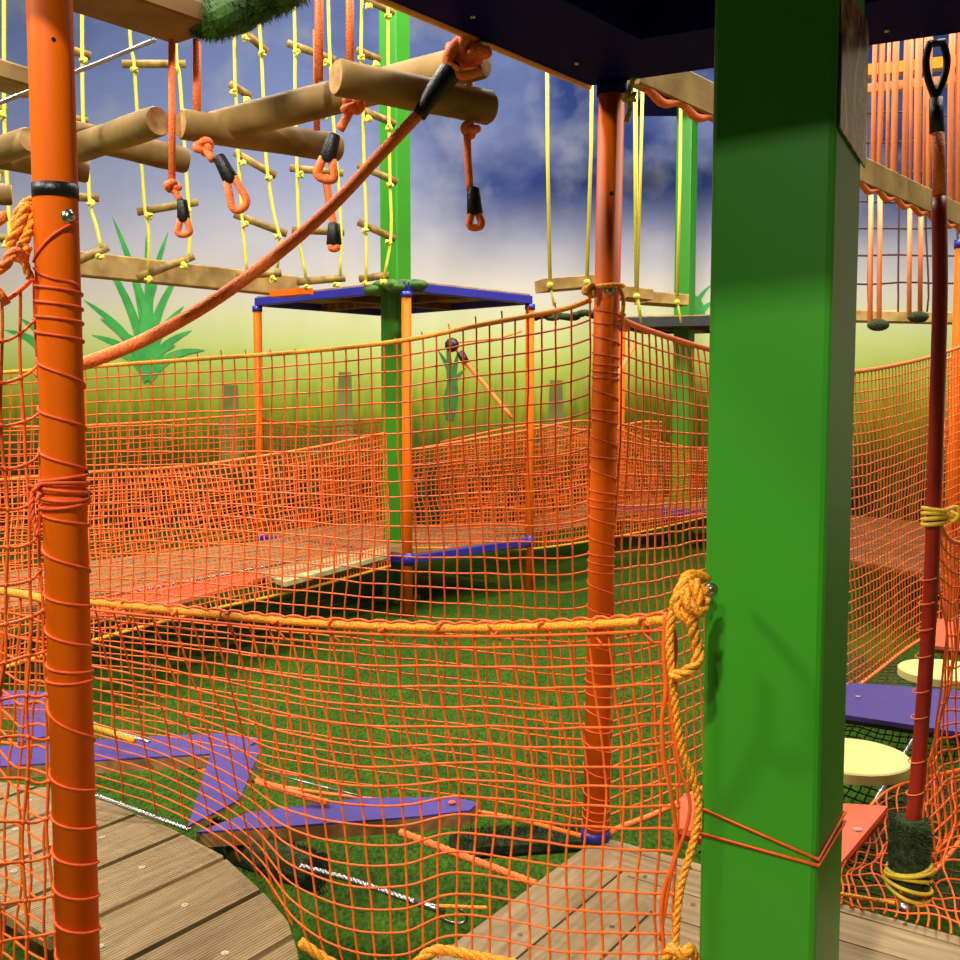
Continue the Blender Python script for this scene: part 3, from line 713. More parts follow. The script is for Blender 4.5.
# hanging ropes with hand loops
def loop_rope(label, upper, knot, tail, tape, lp, r=.0125, kd=.03):
    """upper: path above the knot; tail: path to tape; tape: 2 points; lp: loop centre/size path"""
    base = P(*lp[1]); t = thing('hanging_loop_rope', (base.x, base.y, base.z-.02), label, 'rope', 'orange ropes ending in hand loops')
    mb = MB()
    if upper: mb.tube(pp(*upper), r, 10)
    if tail: mb.tube(smooth_path(pp(*tail), 5), r*.95, 10)
    build_each(mb, 'rope', ROPE_O, t, True)
    if knot: MB().knot(P(*knot), kd*.75, r*.95, 8, seed=len(label), stretch=(1, 1, .8)).build('knot', ROPE_O, t, True)
    a, b = P(*tape[0]), P(*tape[1]); sd = Vector((1, 0, 0)); d = (b-a).normalized(); sd = (sd - d*sd.dot(d)).normalized()
    mb = MB(); k = 14; vs = []
    n = 14
    for q in (a, a.lerp(b, .05), a.lerp(b, .5), b.lerp(a, .05), b):
        f = .85 if q in (a, b) else 1
        f2 = 1.0 + .35*((q-a).length/max(1e-6, (b-a).length))
        dp = d.cross(sd)
        for j in range(n): an = 2*PI*j/n; vs.append(q + sd*math.cos(an)*r*1.45*f*f2 + dp*math.sin(an)*r*1.15*f)
    fs = [(i*n+j, i*n+(j+1) % n, (i+1)*n+(j+1) % n, (i+1)*n+j) for i in range(4) for j in range(n)] + [tuple(range(n))[::-1], tuple(range(4*n, 5*n))]
    mb.mesh(vs, fs).build('tape_sleeve', BLACK, t, True)
    ctr, wid = P(*lp[1]), lp[0]
    L = (ctr - b); pts = []
    for i in range(17):
        s = i/16; a2 = PI*(s-.5)   # -90..90
        along = math.sin(PI*s)**.55; side = math.cos(PI*s)
        pts.append(b - d*.01 + L*along*1.0 + sd*side*(wid+.006)*(.5 + 1.1*math.sin(PI*s)))
    MB().tube(pts, r*.92, 10).build('hand_loop', ROPE_O, t, True)
loop_rope('slim orange rope with a loop, hanging past the pale log end', [(172, 40, 3.5), (172, 186, 3.5)], (172, 186, 3.5), [(173, 188, 3.5), (180, 200, 3.49)], [(182, 200, 3.49), (184, 222, 3.49)], (.016, (184, 238, 3.49)), .0115)
loop_rope('orange rope slanting right to an open loop below the log joint', [(197, 40, 3.6), (197, 120, 3.6)], (204, 147, 3.42), [(204, 148, 3.42), (213, 160, 3.4)], [(218, 156, 3.4), (232, 182, 3.4)], (.022, (243, 212, 3.4)), .0135, .034)
loop_rope('orange rope with a loop under the front log, slanting left', [(319, -20, 3.3), (319, 80, 3.3)], (352, 105, 3.1), [(352, 107, 3.1), (340, 130, 3.1)], [(334, 134, 3.1), (327, 162, 3.1)], (.022, (324, 183, 3.1)), .0135, .036)
loop_rope('orange rope dropping behind the front loop to a closed taped end', [(350, -20, 3.3), (350, 66, 3.3)], None, [(325, 175, 3.3), (330, 205, 3.3), (334, 226, 3.3)], [(334, 223, 3.3), (334, 245, 3.3)], (.004, (334, 252, 3.3)), .0125)
loop_rope('rightmost of the orange looped ropes, hanging from the front log tip', [(470, 80, 3.27), (470, 100, 3.27)], (470, 130, 3.2), [(467, 132, 3.2), (468, 160, 3.2), (470, 190, 3.2)], [(473, 187, 3.2), (475, 215, 3.2)], (.014, (476, 231, 3.2)), .0125, .03)
o = MB().tube(pp((316, 30, 3.7), (317, 130, 3.7)), .011, 8).tube(pp((318, 48, 4.0), (318, 49, 4.0)), .01, 6).build('hanging_rope', ROPE_O, None, True); tag(o, 'plain orange rope running down behind the long rising log', 'rope')
o = MB().tube(pp((196, 45, 3.8), (196, 112, 3.8)), .0115, 8).build('hanging_rope', ROPE_O, None, True); tag(o, 'plain orange rope just right of the slim looped rope, ending at a log', 'rope')

# big swinging cable with black sleeve and knot
kq = P(464, 60, 3.15)
t = thing('tether_rope', (kq.x-.4, kq.y, P(85, 362, 2.6).z), 'thick orange rope sweeping from a big knot down to the wound pole', 'rope')
MB().tube(smooth_path(pp((421, 112, 3.05), (380, 155, 3.0), (330, 208, 2.92), (270, 260, 2.84), (210, 303, 2.76), (150, 337, 2.68), (100, 358, 2.6), (60, 370, 2.5), (40, 372, 2.4)), 6), .0165, 12).build('rope', ROPE_O, t, True)
MB().tube(smooth_path(pp((454, 68, 3.08), (442, 82, 3.06), (430, 98, 3.05), (419, 116, 3.04)), 5), [.033]*3+[.033-.0011*i for i in range(13)], 14).build('shrink_sleeve', BLACK, t, True)
mb = MB()
for i in range(3): mb.knot(P(461+i*5, 57-i*3, 3.12-.01*i), .05, .017, 10, seed=i*1.4+.5, stretch=(.9, .8, .85))
mb.tube(smooth_path(pp((478, 42, 3.1), (470, 36, 3.1), (455, 46, 3.07), (448, 62, 3.06), (462, 74, 3.06), (480, 70, 3.08)), 6), .017, 10)
build_each(mb, 'knot', ROPE_O, t, True)
bolt(t, P(480, 40, 3.05).x, 3.1, P(480, 40, 3.05).z, .3, .03, .8)

# overhead beams top-left + turf roll
def beam_thing(name, label, a, b, w, h, m=BEAM, cat='beam'):
    mb = MB().beam(a, b, w, h, bev=min(w, h)*.12); o = mb.build(name, m); return tag(o, label, cat)
b = P(196, 26, 3.6); a = G(40, -27, b.z)
beam_thing('timber_beam', 'heavy timber beam toned brown for underside shade, running out of the top edge beside the turf roll', a, b, .25, .07, mat('shaded_beam_wood', (150, 108, 56), .6, rgb2=(118, 80, 34), scale=6))  # wood colour darkened to carry the shade of the underside
beam_thing('timber_beam', 'timber beam behind the wound pole near the upper left edge', G(-60, 58, P(36, 86, 4.0).z), P(36, 86, 4.0), .16, .07)
mb = MB(); path = smooth_path(pp((196, 16, 3.55), (222, 18, 3.5), (250, 6, 3.45), (280, -6, 3.4), (310, -22, 3.35)), 5)
mb.tube(path, [.045+.02*math.sin(i*.9)*.3+.02*math.sin(PI*min(1, i/12)) for i in range(len(path))], 14)
def tf():
    i = random.randrange(len(path)-1); p = path[i].lerp(path[i+1], random.random()); a = random.uniform(0, 2*PI)
    n = Vector((.25*math.cos(a), .8*math.sin(a), math.cos(a))).normalized(); return p + n*.05, n
turf_blades(mb, tf, 4200, .035, .0022)
o = mb.build('turf_roll', TURFB); tag(o, 'shaggy green artificial turf lump overhead at the beam end', 'turf')
o = MB().twisted(pp((-30, 115, 3.55), (155, 40, 3.9)), .0075, strands=5, n=5).build('steel_cable', STEEL, None, True); tag(o, 'twisted steel cable overhead, passing behind the wound pole', 'cable')

# ------------------------------------------------------------------ rope ladders (far, upper level)
def ladder(label, Y, ropes, rungs, r=.0145):
    ropes = [[(rp[0][0], -70)] + rp for rp in ropes]
    b = P(*rungs[-1][0], Y); t = thing('rope_ladder', (b.x, b.y, b.z-.05), label, 'rope ladder', 'yellow rope ladders of the far upper bridge')
    for rp in ropes: MB().tube(smooth_path([P(x, y, Y-.03) for x, y in rp], 3), r, 7).build('side_rope', ROPE_L, t, True)
    for (a, b) in rungs:
        pa, pb = P(*a, Y), P(*b, Y+.12); ro = MB().tube([pa, pb], .033, 12).build('rung', RUNG, t, True)
        for f in (.2, .82):
            x, y = a[0]+(b[0]-a[0])*f, a[1]+(b[1]-a[1])*f
            qs = [q for rp in ropes for q in rp if abs(q[0]-x) < 14]
            if qs: build_sub(MB().knot(P(x, y+6, Y-.05), .026, .012, 5, seed=x), 'knot', ROPE_L, ro, True)
ladder('yellow rope ladder cut by the left edge, its rungs low beside the log ends', 7.8, [[(4, 90), (5, 140), (8, 200), (10, 250)], [(-20, 90), (-18, 250)]], [((-20, 104), (6, 111)), ((-24, 166), (2, 173)), ((-20, 234), (12, 240))])
ladder('yellow rope ladder directly behind the wound pole, ragged lower ends', 8.3, [[(82, 10), (83, 118), (88, 170), (90, 205), (96, 225), (101, 248)], [(55, 10), (55, 248)]], [((50, 44), (91, 56)), ((50, 112), (88, 122)), ((55, 196), (99, 198)), ((62, 268), (108, 247))])
ladder('yellow rope ladder above the big painted agave', 8.8, [[(130, 36), (134, 62), (137, 110), (142, 170), (145, 210), (149, 235), (148, 270)], [(176, 50), (179, 72), (182, 110), (188, 200), (190, 230), (188, 262)]], [((122, 64), (186, 64)), ((126, 128), (188, 126)), ((137, 212), (198, 202)), ((137, 278), (194, 256))])
ladder('yellow rope ladder next right of the agave one, rungs tilting down right', 9.1, [[(234, 10), (235, 80), (236, 95), (238, 150), (242, 215), (244, 240), (247, 272)], [(259, 10), (261, 50), (263, 90), (266, 160), (274, 215), (280, 240), (277, 268)]], [((240, 28), (267, 52)), ((230, 84), (250, 96)), ((234, 152), (276, 176)), ((234, 214), (287, 234)), ((236, 275), (281, 273))])
ladder('yellow rope ladder left of the far green column, middle of three', 9.3, [[(294, -10), (295, 45), (295, 90), (297, 165), (299, 235), (306, 278)], [(328, -10), (330, 60), (334, 130), (338, 180), (341, 235), (340, 276)]], [((287, 43), (335, 60)), ((287, 108), (332, 112)), ((290, 168), (343, 173)), ((292, 230), (344, 232)), ((297, 282), (345, 278))])
ladder('yellow rope ladder hanging in front of the far green column', 9.5, [[(362, -10), (361, 55), (363, 112), (364, 165), (366, 220), (366, 285)], [(388, -10), (388, 60), (389, 125), (390, 185), (391, 235), (384, 278)]], [((362, -3), (394, 13)), ((357, 50), (380, 60)), ((362, 110), (395, 124)), ((358, 165), (397, 182)), ((358, 222), (395, 239)), ((360, 279), (388, 275))])

# ------------------------------------------------------------------ far platforms
def post(x, y, label, top=UPB, low=0):
    t = thing('orange_post', (x, y, low), label, 'post', 'slim orange posts of the far platforms')
    MB().tube([(x, y, low), (x, y, top)], .047, 20).build('post_shaft', ORANGE, t, True)
    MB().tube([(x, y, DECK-.1), (x, y, DECK+.02)], .056, 20).build('collar', BLUE, t, True)
    MB().tube([(x, y, top-.06), (x, y, top+.0)], .055, 20).build('collar', BLUE, t, True)
    return t
pA = G(408, 617, 0); pB = G(529, 592, 0)
dB = (pB-pA).normalized(); dC = Vector((-dB.y, dB.x, 0))
pC = pA + dC*2.3; pC = Vector((P(260, 480, pC.y).x, pC.y, 0)); pD = pC + (pB-pA)
post(pA.x, pA.y, 'orange post in front of the far green column, foot on the turf')
post(pB.x, pB.y, 'orange post at the right corner of the far platform')
post(pC.x, pC.y, 'orange post at the left corner of the far platform, under the wooden beam')
def green_post(u, Y, v_top, label, w=.235):
    q = P(u, 480, Y); t = thing('green_column', (q.x, q.y, 0), label, 'pillar')
    R3 = Matrix.Rotation(math.radians(-35), 3, 'Z'); mb = MB(); h = w/2; bv = .015
    pr = [(h-bv, -h), (h, -h+bv), (h, h-bv), (h-bv, h), (-h+bv, h), (-h, h-bv), (-h, -h+bv), (-h+bv, -h)]
    vs = [Vector((q.x, q.y, z)) + R3 @ Vector((x, y, 0)) for z in (0, P(480, v_top, Y).z) for x, y in pr]
    mb.mesh(vs, [(i, (i+1) % 8, 8+(i+1) % 8, 8+i) for i in range(8)] + [tuple(range(8))[::-1], tuple(range(8, 16))]); mb.build('column_shaft', GREEN, t)
    MB().box((q.x, q.y, .02), (w*1.5, w*1.5, .04), R3).build('foot_plate', GREEN, t)
    return q
green_post(397, 11.0, -60, 'tall green steel column rising through the far platform')
gq = green_post(682, 15.3, 104, 'most distant green column, left of the big pillar, with dark cap')
o = MB().box((gq.x, gq.y, P(480, 100, 15.3).z), (1.3, 1.1, .16)).build('dark_canopy_frame', NAVY); tag(o, 'small dark navy frame capping the most distant green column', 'frame')

def platform(label, corners, z, hue=BLUE, th=.1, boards=BEAM, name='far_platform', edges=None):
    c = sum(corners, Vector())/len(corners); t = thing(name, (c.x, c.y, z), label, 'platform')
    mb = MB(); k = len(corners)
    for i in range(k):
        a, b = corners[i], corners[(i+1) % k]; mb.beam(a+V(0,0,z+th/2), b+V(0,0,z+th/2), .07, th, bev=.008)
    mb.build('steel_frame', hue, t)
    d = corners[1]-corners[0]
    m = planks(xy(*corners), (d.x, d.y), .145, .01, z+th+.02, .035); m.build('boards', boards, t, rot=math.atan2(d.y, d.x), origin=(c.x, c.y, z+th))
    mb = MB(); e = corners
    mb.beam((e[0]+e[1])/2+V(0,0,z+.04), (e[2]+e[3])/2+V(0,0,z+.04), .1, .08); mb.beam((e[1]+e[2])/2+V(0,0,z+.04), (e[3]+e[0])/2+V(0,0,z+.04), .1, .08)
    build_each(mb, 'cross_beam', BROWN, t)
    return t
platform('far upper platform with blue frame, carried by slim orange posts', [pA, pB, pD, pC], UPB, th=.09)
platform('far lower platform with blue rim between the slim orange posts', [pA, pB, pD, pC], DECK-.09, boards=DECKF, th=.08)
# wooden beam leading left from the far upper platform
a = P(290, 286, pC.y-.3); b = P(70, 266, 8.6)
mb = MB(); a.z = b.z = UPB+.10; a = P(295, 287, 10.6); b = G(60, 262, a.z)
mb.beam(a, b, .14, .20, bev=.01); o = mb.build('timber_beam', BEAM); tag(o, 'long flat timber beam leading left from the far upper platform under the ladders', 'beam')
# orange insert on blue edge
o = MB().beam(P(272, 294, 10.2), P(311, 291, 10.1), .1, .06).build('padded_strip', ORANGE); tag(o, 'short orange strip on the blue rim of the far upper platform', 'pad')
# mossy turf scraps on the far upper platform
mb = MB(); q = P(392, 287, 10.2)
for i in range(9): mb.ball(q + V(random.uniform(-.25,.25), random.uniform(-.1,.1), random.uniform(-.04,.03)), random.uniform(.06,.1), 8, 5, (1.3, 1, .6))
o = mb.build('turf_pad', TURFB, None, True); tag(o, 'green turf scrap around the column on the far upper platform', 'turf')
q = P(565, 316, 11.6); mb = MB(); 
for i in range(14): mb.ball(q + V(-.35+i*.07, random.uniform(-.1,.1), random.uniform(-.03,.03)), random.uniform(.06,.09), 8, 5, (1.3, 1, .5))
o = mb.build('turf_pad', MOSS, None, True); tag(o, 'low mossy ledge left of the laced centre pole at its top rope', 'turf')

# distant right platform
e = gq
f1 = [e + V(-1.0, -.4, 0), e + V(.6, -.9, 0), e + V(1.3, .6, 0), e + V(-.4, 1.0, 0)]
for p in f1: p.z = 0
platform('distant upper platform with a black rim on the farthest green column', f1, UPB-.02, hue=BLACK, th=.14)
platform('distant lower platform with a blue rim on the farthest green column', f1, DECK-.12, th=.1, boards=DECKF)
post(f1[0].x+.05, f1[0].y, 'thin distant orange post seen just right of the laced centre pole')
post(f1[2].x, f1[2].y, 'distant orange post hidden mostly by the big green pillar')

# steps of the upper swinging bridge
def swing(label, Y, x0, x1, y0, y1, th, ropes):
    c = P((x0+x1)/2, (y0+y1)/2, Y); t = thing('swing_step', c - V(0, 0, .1), label, 'swing step', 'hanging wooden bridge steps')
    mb = MB(); mb.beam(P(x0, y0, Y), P(x1, y1, Y+.15), .28, th*Y/F, bev=.006); mb.build('step_board', BEAM, t)
    for r in ropes:
        m2 = MB(); m2.tube([P(x, y, Y-.16) for x, y in r], .016, 8); b = r[-1]
        m2.ball(P(b[0], b[1]+5, Y-.14), .03, 8, 5); m2.build('rope', ROPE_L, t, True)
        MB().tube([P(b[0], b[1]+4, Y-.1), P(b[0]+2, b[1]+14, Y-.1), P(b[0]+4, b[1]+26, Y-.1)], .012, 6).build('rope_tail', ROPE_L, t, True)
swing('wooden swing step left of the laced centre pole', 9.2, 541, 590, 286, 282, 12, [[(547, 40), (547.5, 150), (550, 280)], [(592, 60), (591, 150), (587, 277)]])
swing('wooden swing step just right of the laced centre pole, ropes converging', 10.0, 618, 644, 293, 296, 11, [[(635, 70), (635, 150), (636, 291)], [(643, 70), (641, 150), (637, 291)]])
swing('wooden swing step before the most distant green column', 10.8, 640, 682, 298, 301, 11, [[(681, 80), (680, 180), (677, 297)], [(636, 90), (637, 297)]])

# ------------------------------------------------------------------ far walkway with planks going left
wd = -dB; wA = pA + dC*.25 + wd*.08; wB = pA + dC*1.9 + wd*.08
t = thing('walkway', ((wA+wd*2.5).x, (wA+wd*2.5).y, DECK-.1), 'far plank walkway leading left from the lower platform, edged by netting', 'walkway')
poly = xy(wA, wA+wd*6.2, wB+wd*6.2, wB)
planks(poly, (wd.x, wd.y), .21, .03, DECK+.0, .04).build('boards', DECKF, t, rot=math.atan2(wd.y, wd.x), origin=(wA.x, wA.y, DECK))
MB().beam(wA+V(0,0,DECK-.06)-dC*.03, wA+wd*6.2+V(0,0,DECK-.06)-dC*.03, .03, .03).build('edge_cable', STEEL, t)
o = MB().prism([G(90, 600, DECK+.03), G(135, 587, DECK+.03), G(285, 568, DECK+.03), G(250, 582, DECK+.03), G(150, 608, DECK+.03), G(70, 618, DECK+.03)], .03).build('coral_plank', CORAL)
tag(o, 'long coral-red plank lying along the near edge of the far walkway', 'plank')
o = MB().prism([G(255, 572, DECK+.04), G(385, 546, DECK+.04), G(388, 554, DECK+.04), G(285, 582, DECK+.04)], .04).build('pale_plank', mat('pale_plank', (196, 180, 130), .6, rgb2=(150, 140, 96), scale=10))
tag(o, 'pale grey-beige plank at the right end of the far walkway', 'plank')
o = MB().twisted([G(40, 610, DECK+.06), G(180, 583, DECK+.06), G(300, 560, DECK+.06)], .012, n=5).build('steel_cable', STEEL, None, True); tag(o, 'steel cable along the coral-red plank of the far walkway', 'cable')

def lift(p, z): return Vector((p.x, p.y, z))
# nets along the walkway
n0, n1 = pA + dC*.15, pA + dC*.1 + wd*6.2
net_thing('walkway_net', 'orange net on the near side of the far walkway, joined at the slim post',
          [P(386, 433, n0.y), P(300, 450, n0.y-.95), P(190, 466, 8.6), P(95, 472, 7.6), P(-20, 482, 6.7)],
          [G(390, 566, .53), G(300, 590, .52), G(200, 612, .52), G(95, 640, .5), G(-20, 675, .5)], 88, 21, .0052, NET, NETB, ROPE_Y, .013, jit=.01, wav=.02, seed=12, sub=1)
m0 = pC + dB*.0
net_thing('walkway_net', 'orange net on the far side of the far walkway',
          [lift(pC, 1.95), lift(pC + wd*2.5, 1.86), lift(pC+wd*6.5, 1.95)], [lift(pC, DECK-.05), lift(pC+wd*3, DECK-.05), lift(pC+wd*6.5, DECK-.05)], 90, 20, .005, NET, NETB, NET, .012, jit=.01, wav=.03, seed=13, sub=1)
net_thing('platform_net', 'orange net across the back of the far lower platform',
          [lift(pC, 1.9), lift((pC+pD)/2, 1.8), lift(pD, 1.85)], [lift(pC, DECK), lift(pD, DECK)], 30, 20, .005, NET, NETB, None, .012, jit=.01, wav=.02, seed=14, sub=1)
# far bridge from B to the distant platform
net_thing('bridge_net', 'orange net along the near side of the distant bridge, right of the far platform',
          [P(410, 450, pA.y+.1), P(480, 438, 10.9), P(529, 430, pB.y), P(590, 421, 12.2), P(650, 440, 13.2), P(715, 452, 14.5)],
          [P(410, 548, pA.y+.1), P(480, 548, 10.9), P(529, 549, pB.y), P(590, 541, 12.2), P(650, 530, 13.2), P(715, 515, 14.5)], 92, 22, .0055, NET, ROPE_O, ROPE_Y, .012, jit=.012, wav=.05, seed=15, sub=1)
net_thing('bridge_net', 'orange net along the far side of the distant bridge, dense behind the first',
          [P(440, 442, 12.6), P(530, 425, 13.4), P(590, 430, 13.9), P(640, 422, 14.4), P(662, 422, 14.7)],
          [P(440, 540, 12.6), P(530, 535, 13.4), P(590, 526, 13.9), P(640, 517, 14.4), P(662, 514, 14.7)], 74, 22, .0055, NET, ROPE_O, NET, .012, jit=.012, wav=.06, seed=16, sub=1)
t = thing('rope_bridge', (1.8, 13.2, DECK-.1), 'distant sagging bridge boards between the far platform and farthest green column', 'bridge')
bA, bB = (pB+pD)/2 + dB*.05, f1[0]*.5+f1[3]*.5
mb = MB(); L = (bB-bA); sd = Vector((-L.y, L.x, 0)).normalized(); k = 16
for i in range(k):
    s = (i+.5)/k; c = bA + L*s; z = DECK-.02-.12*math.sin(PI*s); mb.beam(lift(c-sd*.5, z), lift(c+sd*.5, z), .16, .035)
build_each(mb, 'step_board', DECKF, t)
mb = MB()
for s_ in (-.4, .4): mb.tube([lift(bA+L*i/12+sd*s_, DECK-.05-.12*math.sin(PI*i/12)) for i in range(13)], .015, 6)
build_each(mb, 'support_cable', STEEL, t, True)
# zip rope with black end
o = MB().tube(smooth_path(pp((455, 346, 10.2), (465, 362, 10.1), (485, 385, 10.0), (512, 418, 9.9)), 4), .02, 8).tube(pp((452, 343, 10.2), (500, 338, 10.4), (522, 331, 10.5)), .012, 6).build('pulley_rope', ROPE_O, None, True); tag(o, 'rope with a dark grip slanting down behind the middle net', 'rope')
o = MB().tube(pp((460, 352, 10.0), (466, 363, 9.98)), .04, 8).ball(P(452, 345, 10.1), .07, 8, 5).build('rope_grip', BLACK, None, True); tag(o, 'small black grip at the upper end of the slanting rope', 'grip')
o = MB().tube(pp((636, 342, 10.0), (619, 372, 9.6), (610, 398, 9.5)), .022, 8).build('slanting_rope', ROPE_O, None, True); tag(o, 'orange rope slanting down behind the net just right of the laced pole', 'rope')

# ------------------------------------------------------------------ purple boards of the zig-zag bridge
def board(name, label, uvs, z, th, m=PURPLE, side=SIDEW, cat='board', group=None, tilt=None):
    pts = [G(u, v, (z if tilt is None else tilt[i])) for i, (u, v) in enumerate(uvs)]
    c = sum(pts, Vector())/len(pts); t = thing(name, (c.x, c.y, min(p.z for p in pts)-th), label, cat, group)
    MB().prism(pts, .008).build('painted_top', m, t)
    MB().prism([p - V(0,0,.008) for p in pts], th-.008).build('board_core', side, t)
    cc = pts[-1]*.15 + pts[0]*.55 + c*.3; return t
gz = 'zig-zag purple balance boards'
t = board('balance_board', 'long purple balance board with pointed end near the right deck', [(196, 832), (250, 812), (360, 798), (455, 797), (478, 803), (470, 810), (420, 816), (300, 825)], .56, .06, group=gz)
q = G(452, 803, .565); MB().tube([q, q+V(0,0,.006)], .014, 12).build('screw_head', CORAL, t)
board('balance_board', 'short purple balance board running toward the camera at the zig-zag bend', [(212, 748), (262, 745), (240, 799), (188, 826)], .575, .02, BLUE and PURPLE, group=gz)
board('balance_board', 'purple balance board passing behind the wound pole', [(-30, 748), (120, 738), (218, 733), (262, 738), (245, 748), (205, 754), (95, 760), (-30, 768)], .55, .06, group=gz)
board('balance_board', 'purple balance board at the far left edge, wood edge showing', [(-40, 694), (20, 690), (46, 692), (44, 702), (-40, 708)], .56, .07, group=gz)
board('balance_board', 'small upright-looking purple board piece left of the wound pole', [(18, 706), (44, 704), (46, 736), (18, 742)], .57, .02, group=gz)

def cable(label, pts, r, m=STEEL, tw=True, name='steel_cable', cat='cable'):
    mb = MB(); (mb.twisted(pts, r, strands=4, n=5) if tw else mb.tube(smooth_path(pts, 5) if len(pts) > 2 else pts, r, 8)); o = mb.build(name, m, None, True); return tag(o, label, cat)
cable('steel cable along the back edge of the rounded platform', [P(60, 782, 3.75), P(190, 830, 3.6)], .008)
cable('steel cable just above the purple board behind the wound pole', [P(60, 712, 4.7), P(150, 742, 4.5)], .008)
t = thing('cable_with_eyelet', G(400, 900, .45), 'twisted steel cable ending in a shackle loop at the right deck edge', 'cable')
MB().twisted([P(300, 866, 3.3), P(352, 880, 3.25), P(418, 903, 3.15)], .0095, strands=3, n=6, pitch=.05).build('wire', STEEL, t, True)
MB().tube(pp((415, 902, 3.15), (444, 911, 3.1)), .012, 10).build('crimp_sleeve', STEEL, t, True)
MB().tube([P(452+15*math.cos(2*PI*i/20), 915+8*math.sin(2*PI*i/20)+.2*15*math.cos(2*PI*i/20), 3.08) for i in range(20)], .005, 7, closed=True).build('thimble', STEEL, t, True)
cable('thin wire stretched above the long purple board', [P(250, 768, 4.2), P(362, 797, 4.0)], .004, tw=False)
cable('orange twisted rope above the start of the long purple board', [P(256, 781, 4.0), P(290, 792, 3.95), P(328, 803, 3.9)], .014, ROPE_O, name='orange_rope', cat='rope')
cable('orange twisted rope running from the long purple board down to the right deck', [P(400, 832, 3.55), P(460, 855, 3.45), P(536, 884, 3.35)], .013, ROPE_O, name='orange_rope', cat='rope')
cable('golden rope above the purple board beside the wound pole', [P(80, 722, 4.4), P(135, 741, 4.3)], .014, ROPE_Y, name='golden_rope', cat='rope')
cable('short golden cord by the shackle loop', [P(438, 906, 3.0), P(487, 908, 3.0)], .006, ROPE_Y, name='golden_rope', cat='rope')
cable('thin golden cord lying on the right deck behind the green pillar', [G(835, 893, DECK+.01), G(895, 903, DECK+.01)], .006, ROPE_Y, name='golden_rope', cat='rope')
# turf covered beam behind the deck edge; its dark green includes shadow
mb = MB(); pa, pb = P(462, 846, 3.75), P(600, 838, 4.3); mb.beam(pa, pb, .14, .07, bev=.02)
def tf2():
    p = pa.lerp(pb, random.random()); return p + V(random.uniform(-.05,.05), random.uniform(-.06,.06), .035), V(0, -.2, 1)
turf_blades(mb, tf2, 1500, .03, .002); o = mb.build('turf_beam', MOSS); tag(o, 'turf-covered beam, shadow in its dark green, just behind the left edge of the right deck', 'beam')
mb = MB(); pa, pb = P(90, 905, 3.5), P(300, 845, 3.9); pa = G(215, 838, .45); pb = G(318, 872, .45)
mb.tube([pa, pb], .07, 12)
def tf3():
    p = pa.lerp(pb, random.random()); a = random.uniform(0, 2*PI); n = V(math.cos(a)*.7, -math.cos(a)*.7, math.sin(a)); return p + n*.068, n
turf_blades(mb, tf3, 1500, .03, .002); o = mb.build('turf_beam', MOSS); tag(o, 'dark turf-covered beam beside the rounded platform, below the purple board', 'beam')

# ------------------------------------------------------------------ right stepping course
def disc(label, c, r, th=.045):
    t = thing('stepping_disc', c - V(0,0,th), label, 'stepping disc', 'pale yellow stepping discs')
    MB().tube([c-V(0,0,th), c-V(0,0,.006), c], [r, r, r-.006], 48).build('disc', LEMON, t)
    MB().tube([c-V(0,0,th+.01), c-V(0,0,th)], .03, 12).build('hub', STEEL, t)
disc('nearer pale yellow stepping disc, right of the green pillar', G(852, 755, .62), .235)
disc('farther pale yellow stepping disc, half behind the red hose pole', G(944, 669, .62), .24)
def tread(label, uvs, z, m, dark):
    pts = [G(u, v, z) for u, v in uvs]; c = sum(pts, Vector())/4; t = thing('stepping_board', (c.x, c.y, z-.05), label, 'stepping board')
    MB().prism(pts, .022).build('board', m, t)
    MB().prism([c + (p-c)*.985 - V(0,0,.022) for p in pts], .022).build('underframe', dark, t)
    return t
t = tread('purple stepping board right of the green pillar', [(815, 680), (985, 692), (985, 736), (800, 708)], .62, PURPLE, BLACK)
q = G(858, 697, .622); MB().tube([q, q+V(0,0,.004)], .014, 12).build('screw_head', RINGW, t)
t = tread('coral-red stepping board passing behind the green pillar', [(684, 793), (888, 806), (838, 866), (672, 826)], .63, CORAL, mat('dark_red_edge', (150, 30, 16), .5))
q = G(858, 830, .632); MB().tube([q, q+V(0,0,.004)], .014, 12).build('screw_head', RINGW, t)
tread('distant coral-red stepping board behind the bulging net', [(930, 618), (1000, 622), (1000, 652), (925, 645)], .62, CORAL, BROWN)
cable('steel cable carrying the stepping discs', [G(872, 806, .57), G(1000, 600, .57)], .010)

# red hose pole
hb = G(908, 893, DECK); ht = P(937, 44, hb.y+.02)
t = thing('hose_covered_pole', (hb.x, hb.y, DECK), 'dark red hose-covered rope pole rising from a mossy wrapped foot', 'pole')
hp = lambda u, v: P(u, v, hb.y+.0)
MB().tube(smooth_path([hp(908, 840), hp(915, 800), hp(925, 680), hp(932, 560), hp(937, 400), hp(940, 290), hp(939, 197)], 5), [.0215]*31, 18).build('rubber_hose', MAROON, t, True)
MB().tube([hp(939, 200), hp(939, 160), hp(937, 125)], .0185, 12).build('rope', ROPE_O, t, True)
MB().tube([hp(937, 133), hp(936, 98)], [.021, .019], 12).build('tape_sleeve', BLACK, t, True)
mb = MB()
mb.tube(smooth_path([hp(935, 98), hp(928, 78), hp(926, 60), hp(930, 42)], 5), .011, 8); mb.tube(smooth_path([hp(936, 98), hp(944, 78), hp(947, 60), hp(943, 42)], 5), .011, 8)
mb.tube([hp(928, 44), hp(945, 42)], .011, 8); build_each(mb, 'hanging_loop', BLACK, t, True)
mb = MB(); fb = Vector((hb.x, hb.y, 0)); zt = hp(908, 818).z
mb.tube([fb+V(0,0,DECK+.02), fb+V(0,0,DECK+.06), fb+V(0,0,DECK+.16), fb+V(0,0,zt-.02), fb+V(0,0,zt)], [.045, .056, .054, .05, .04], 20)
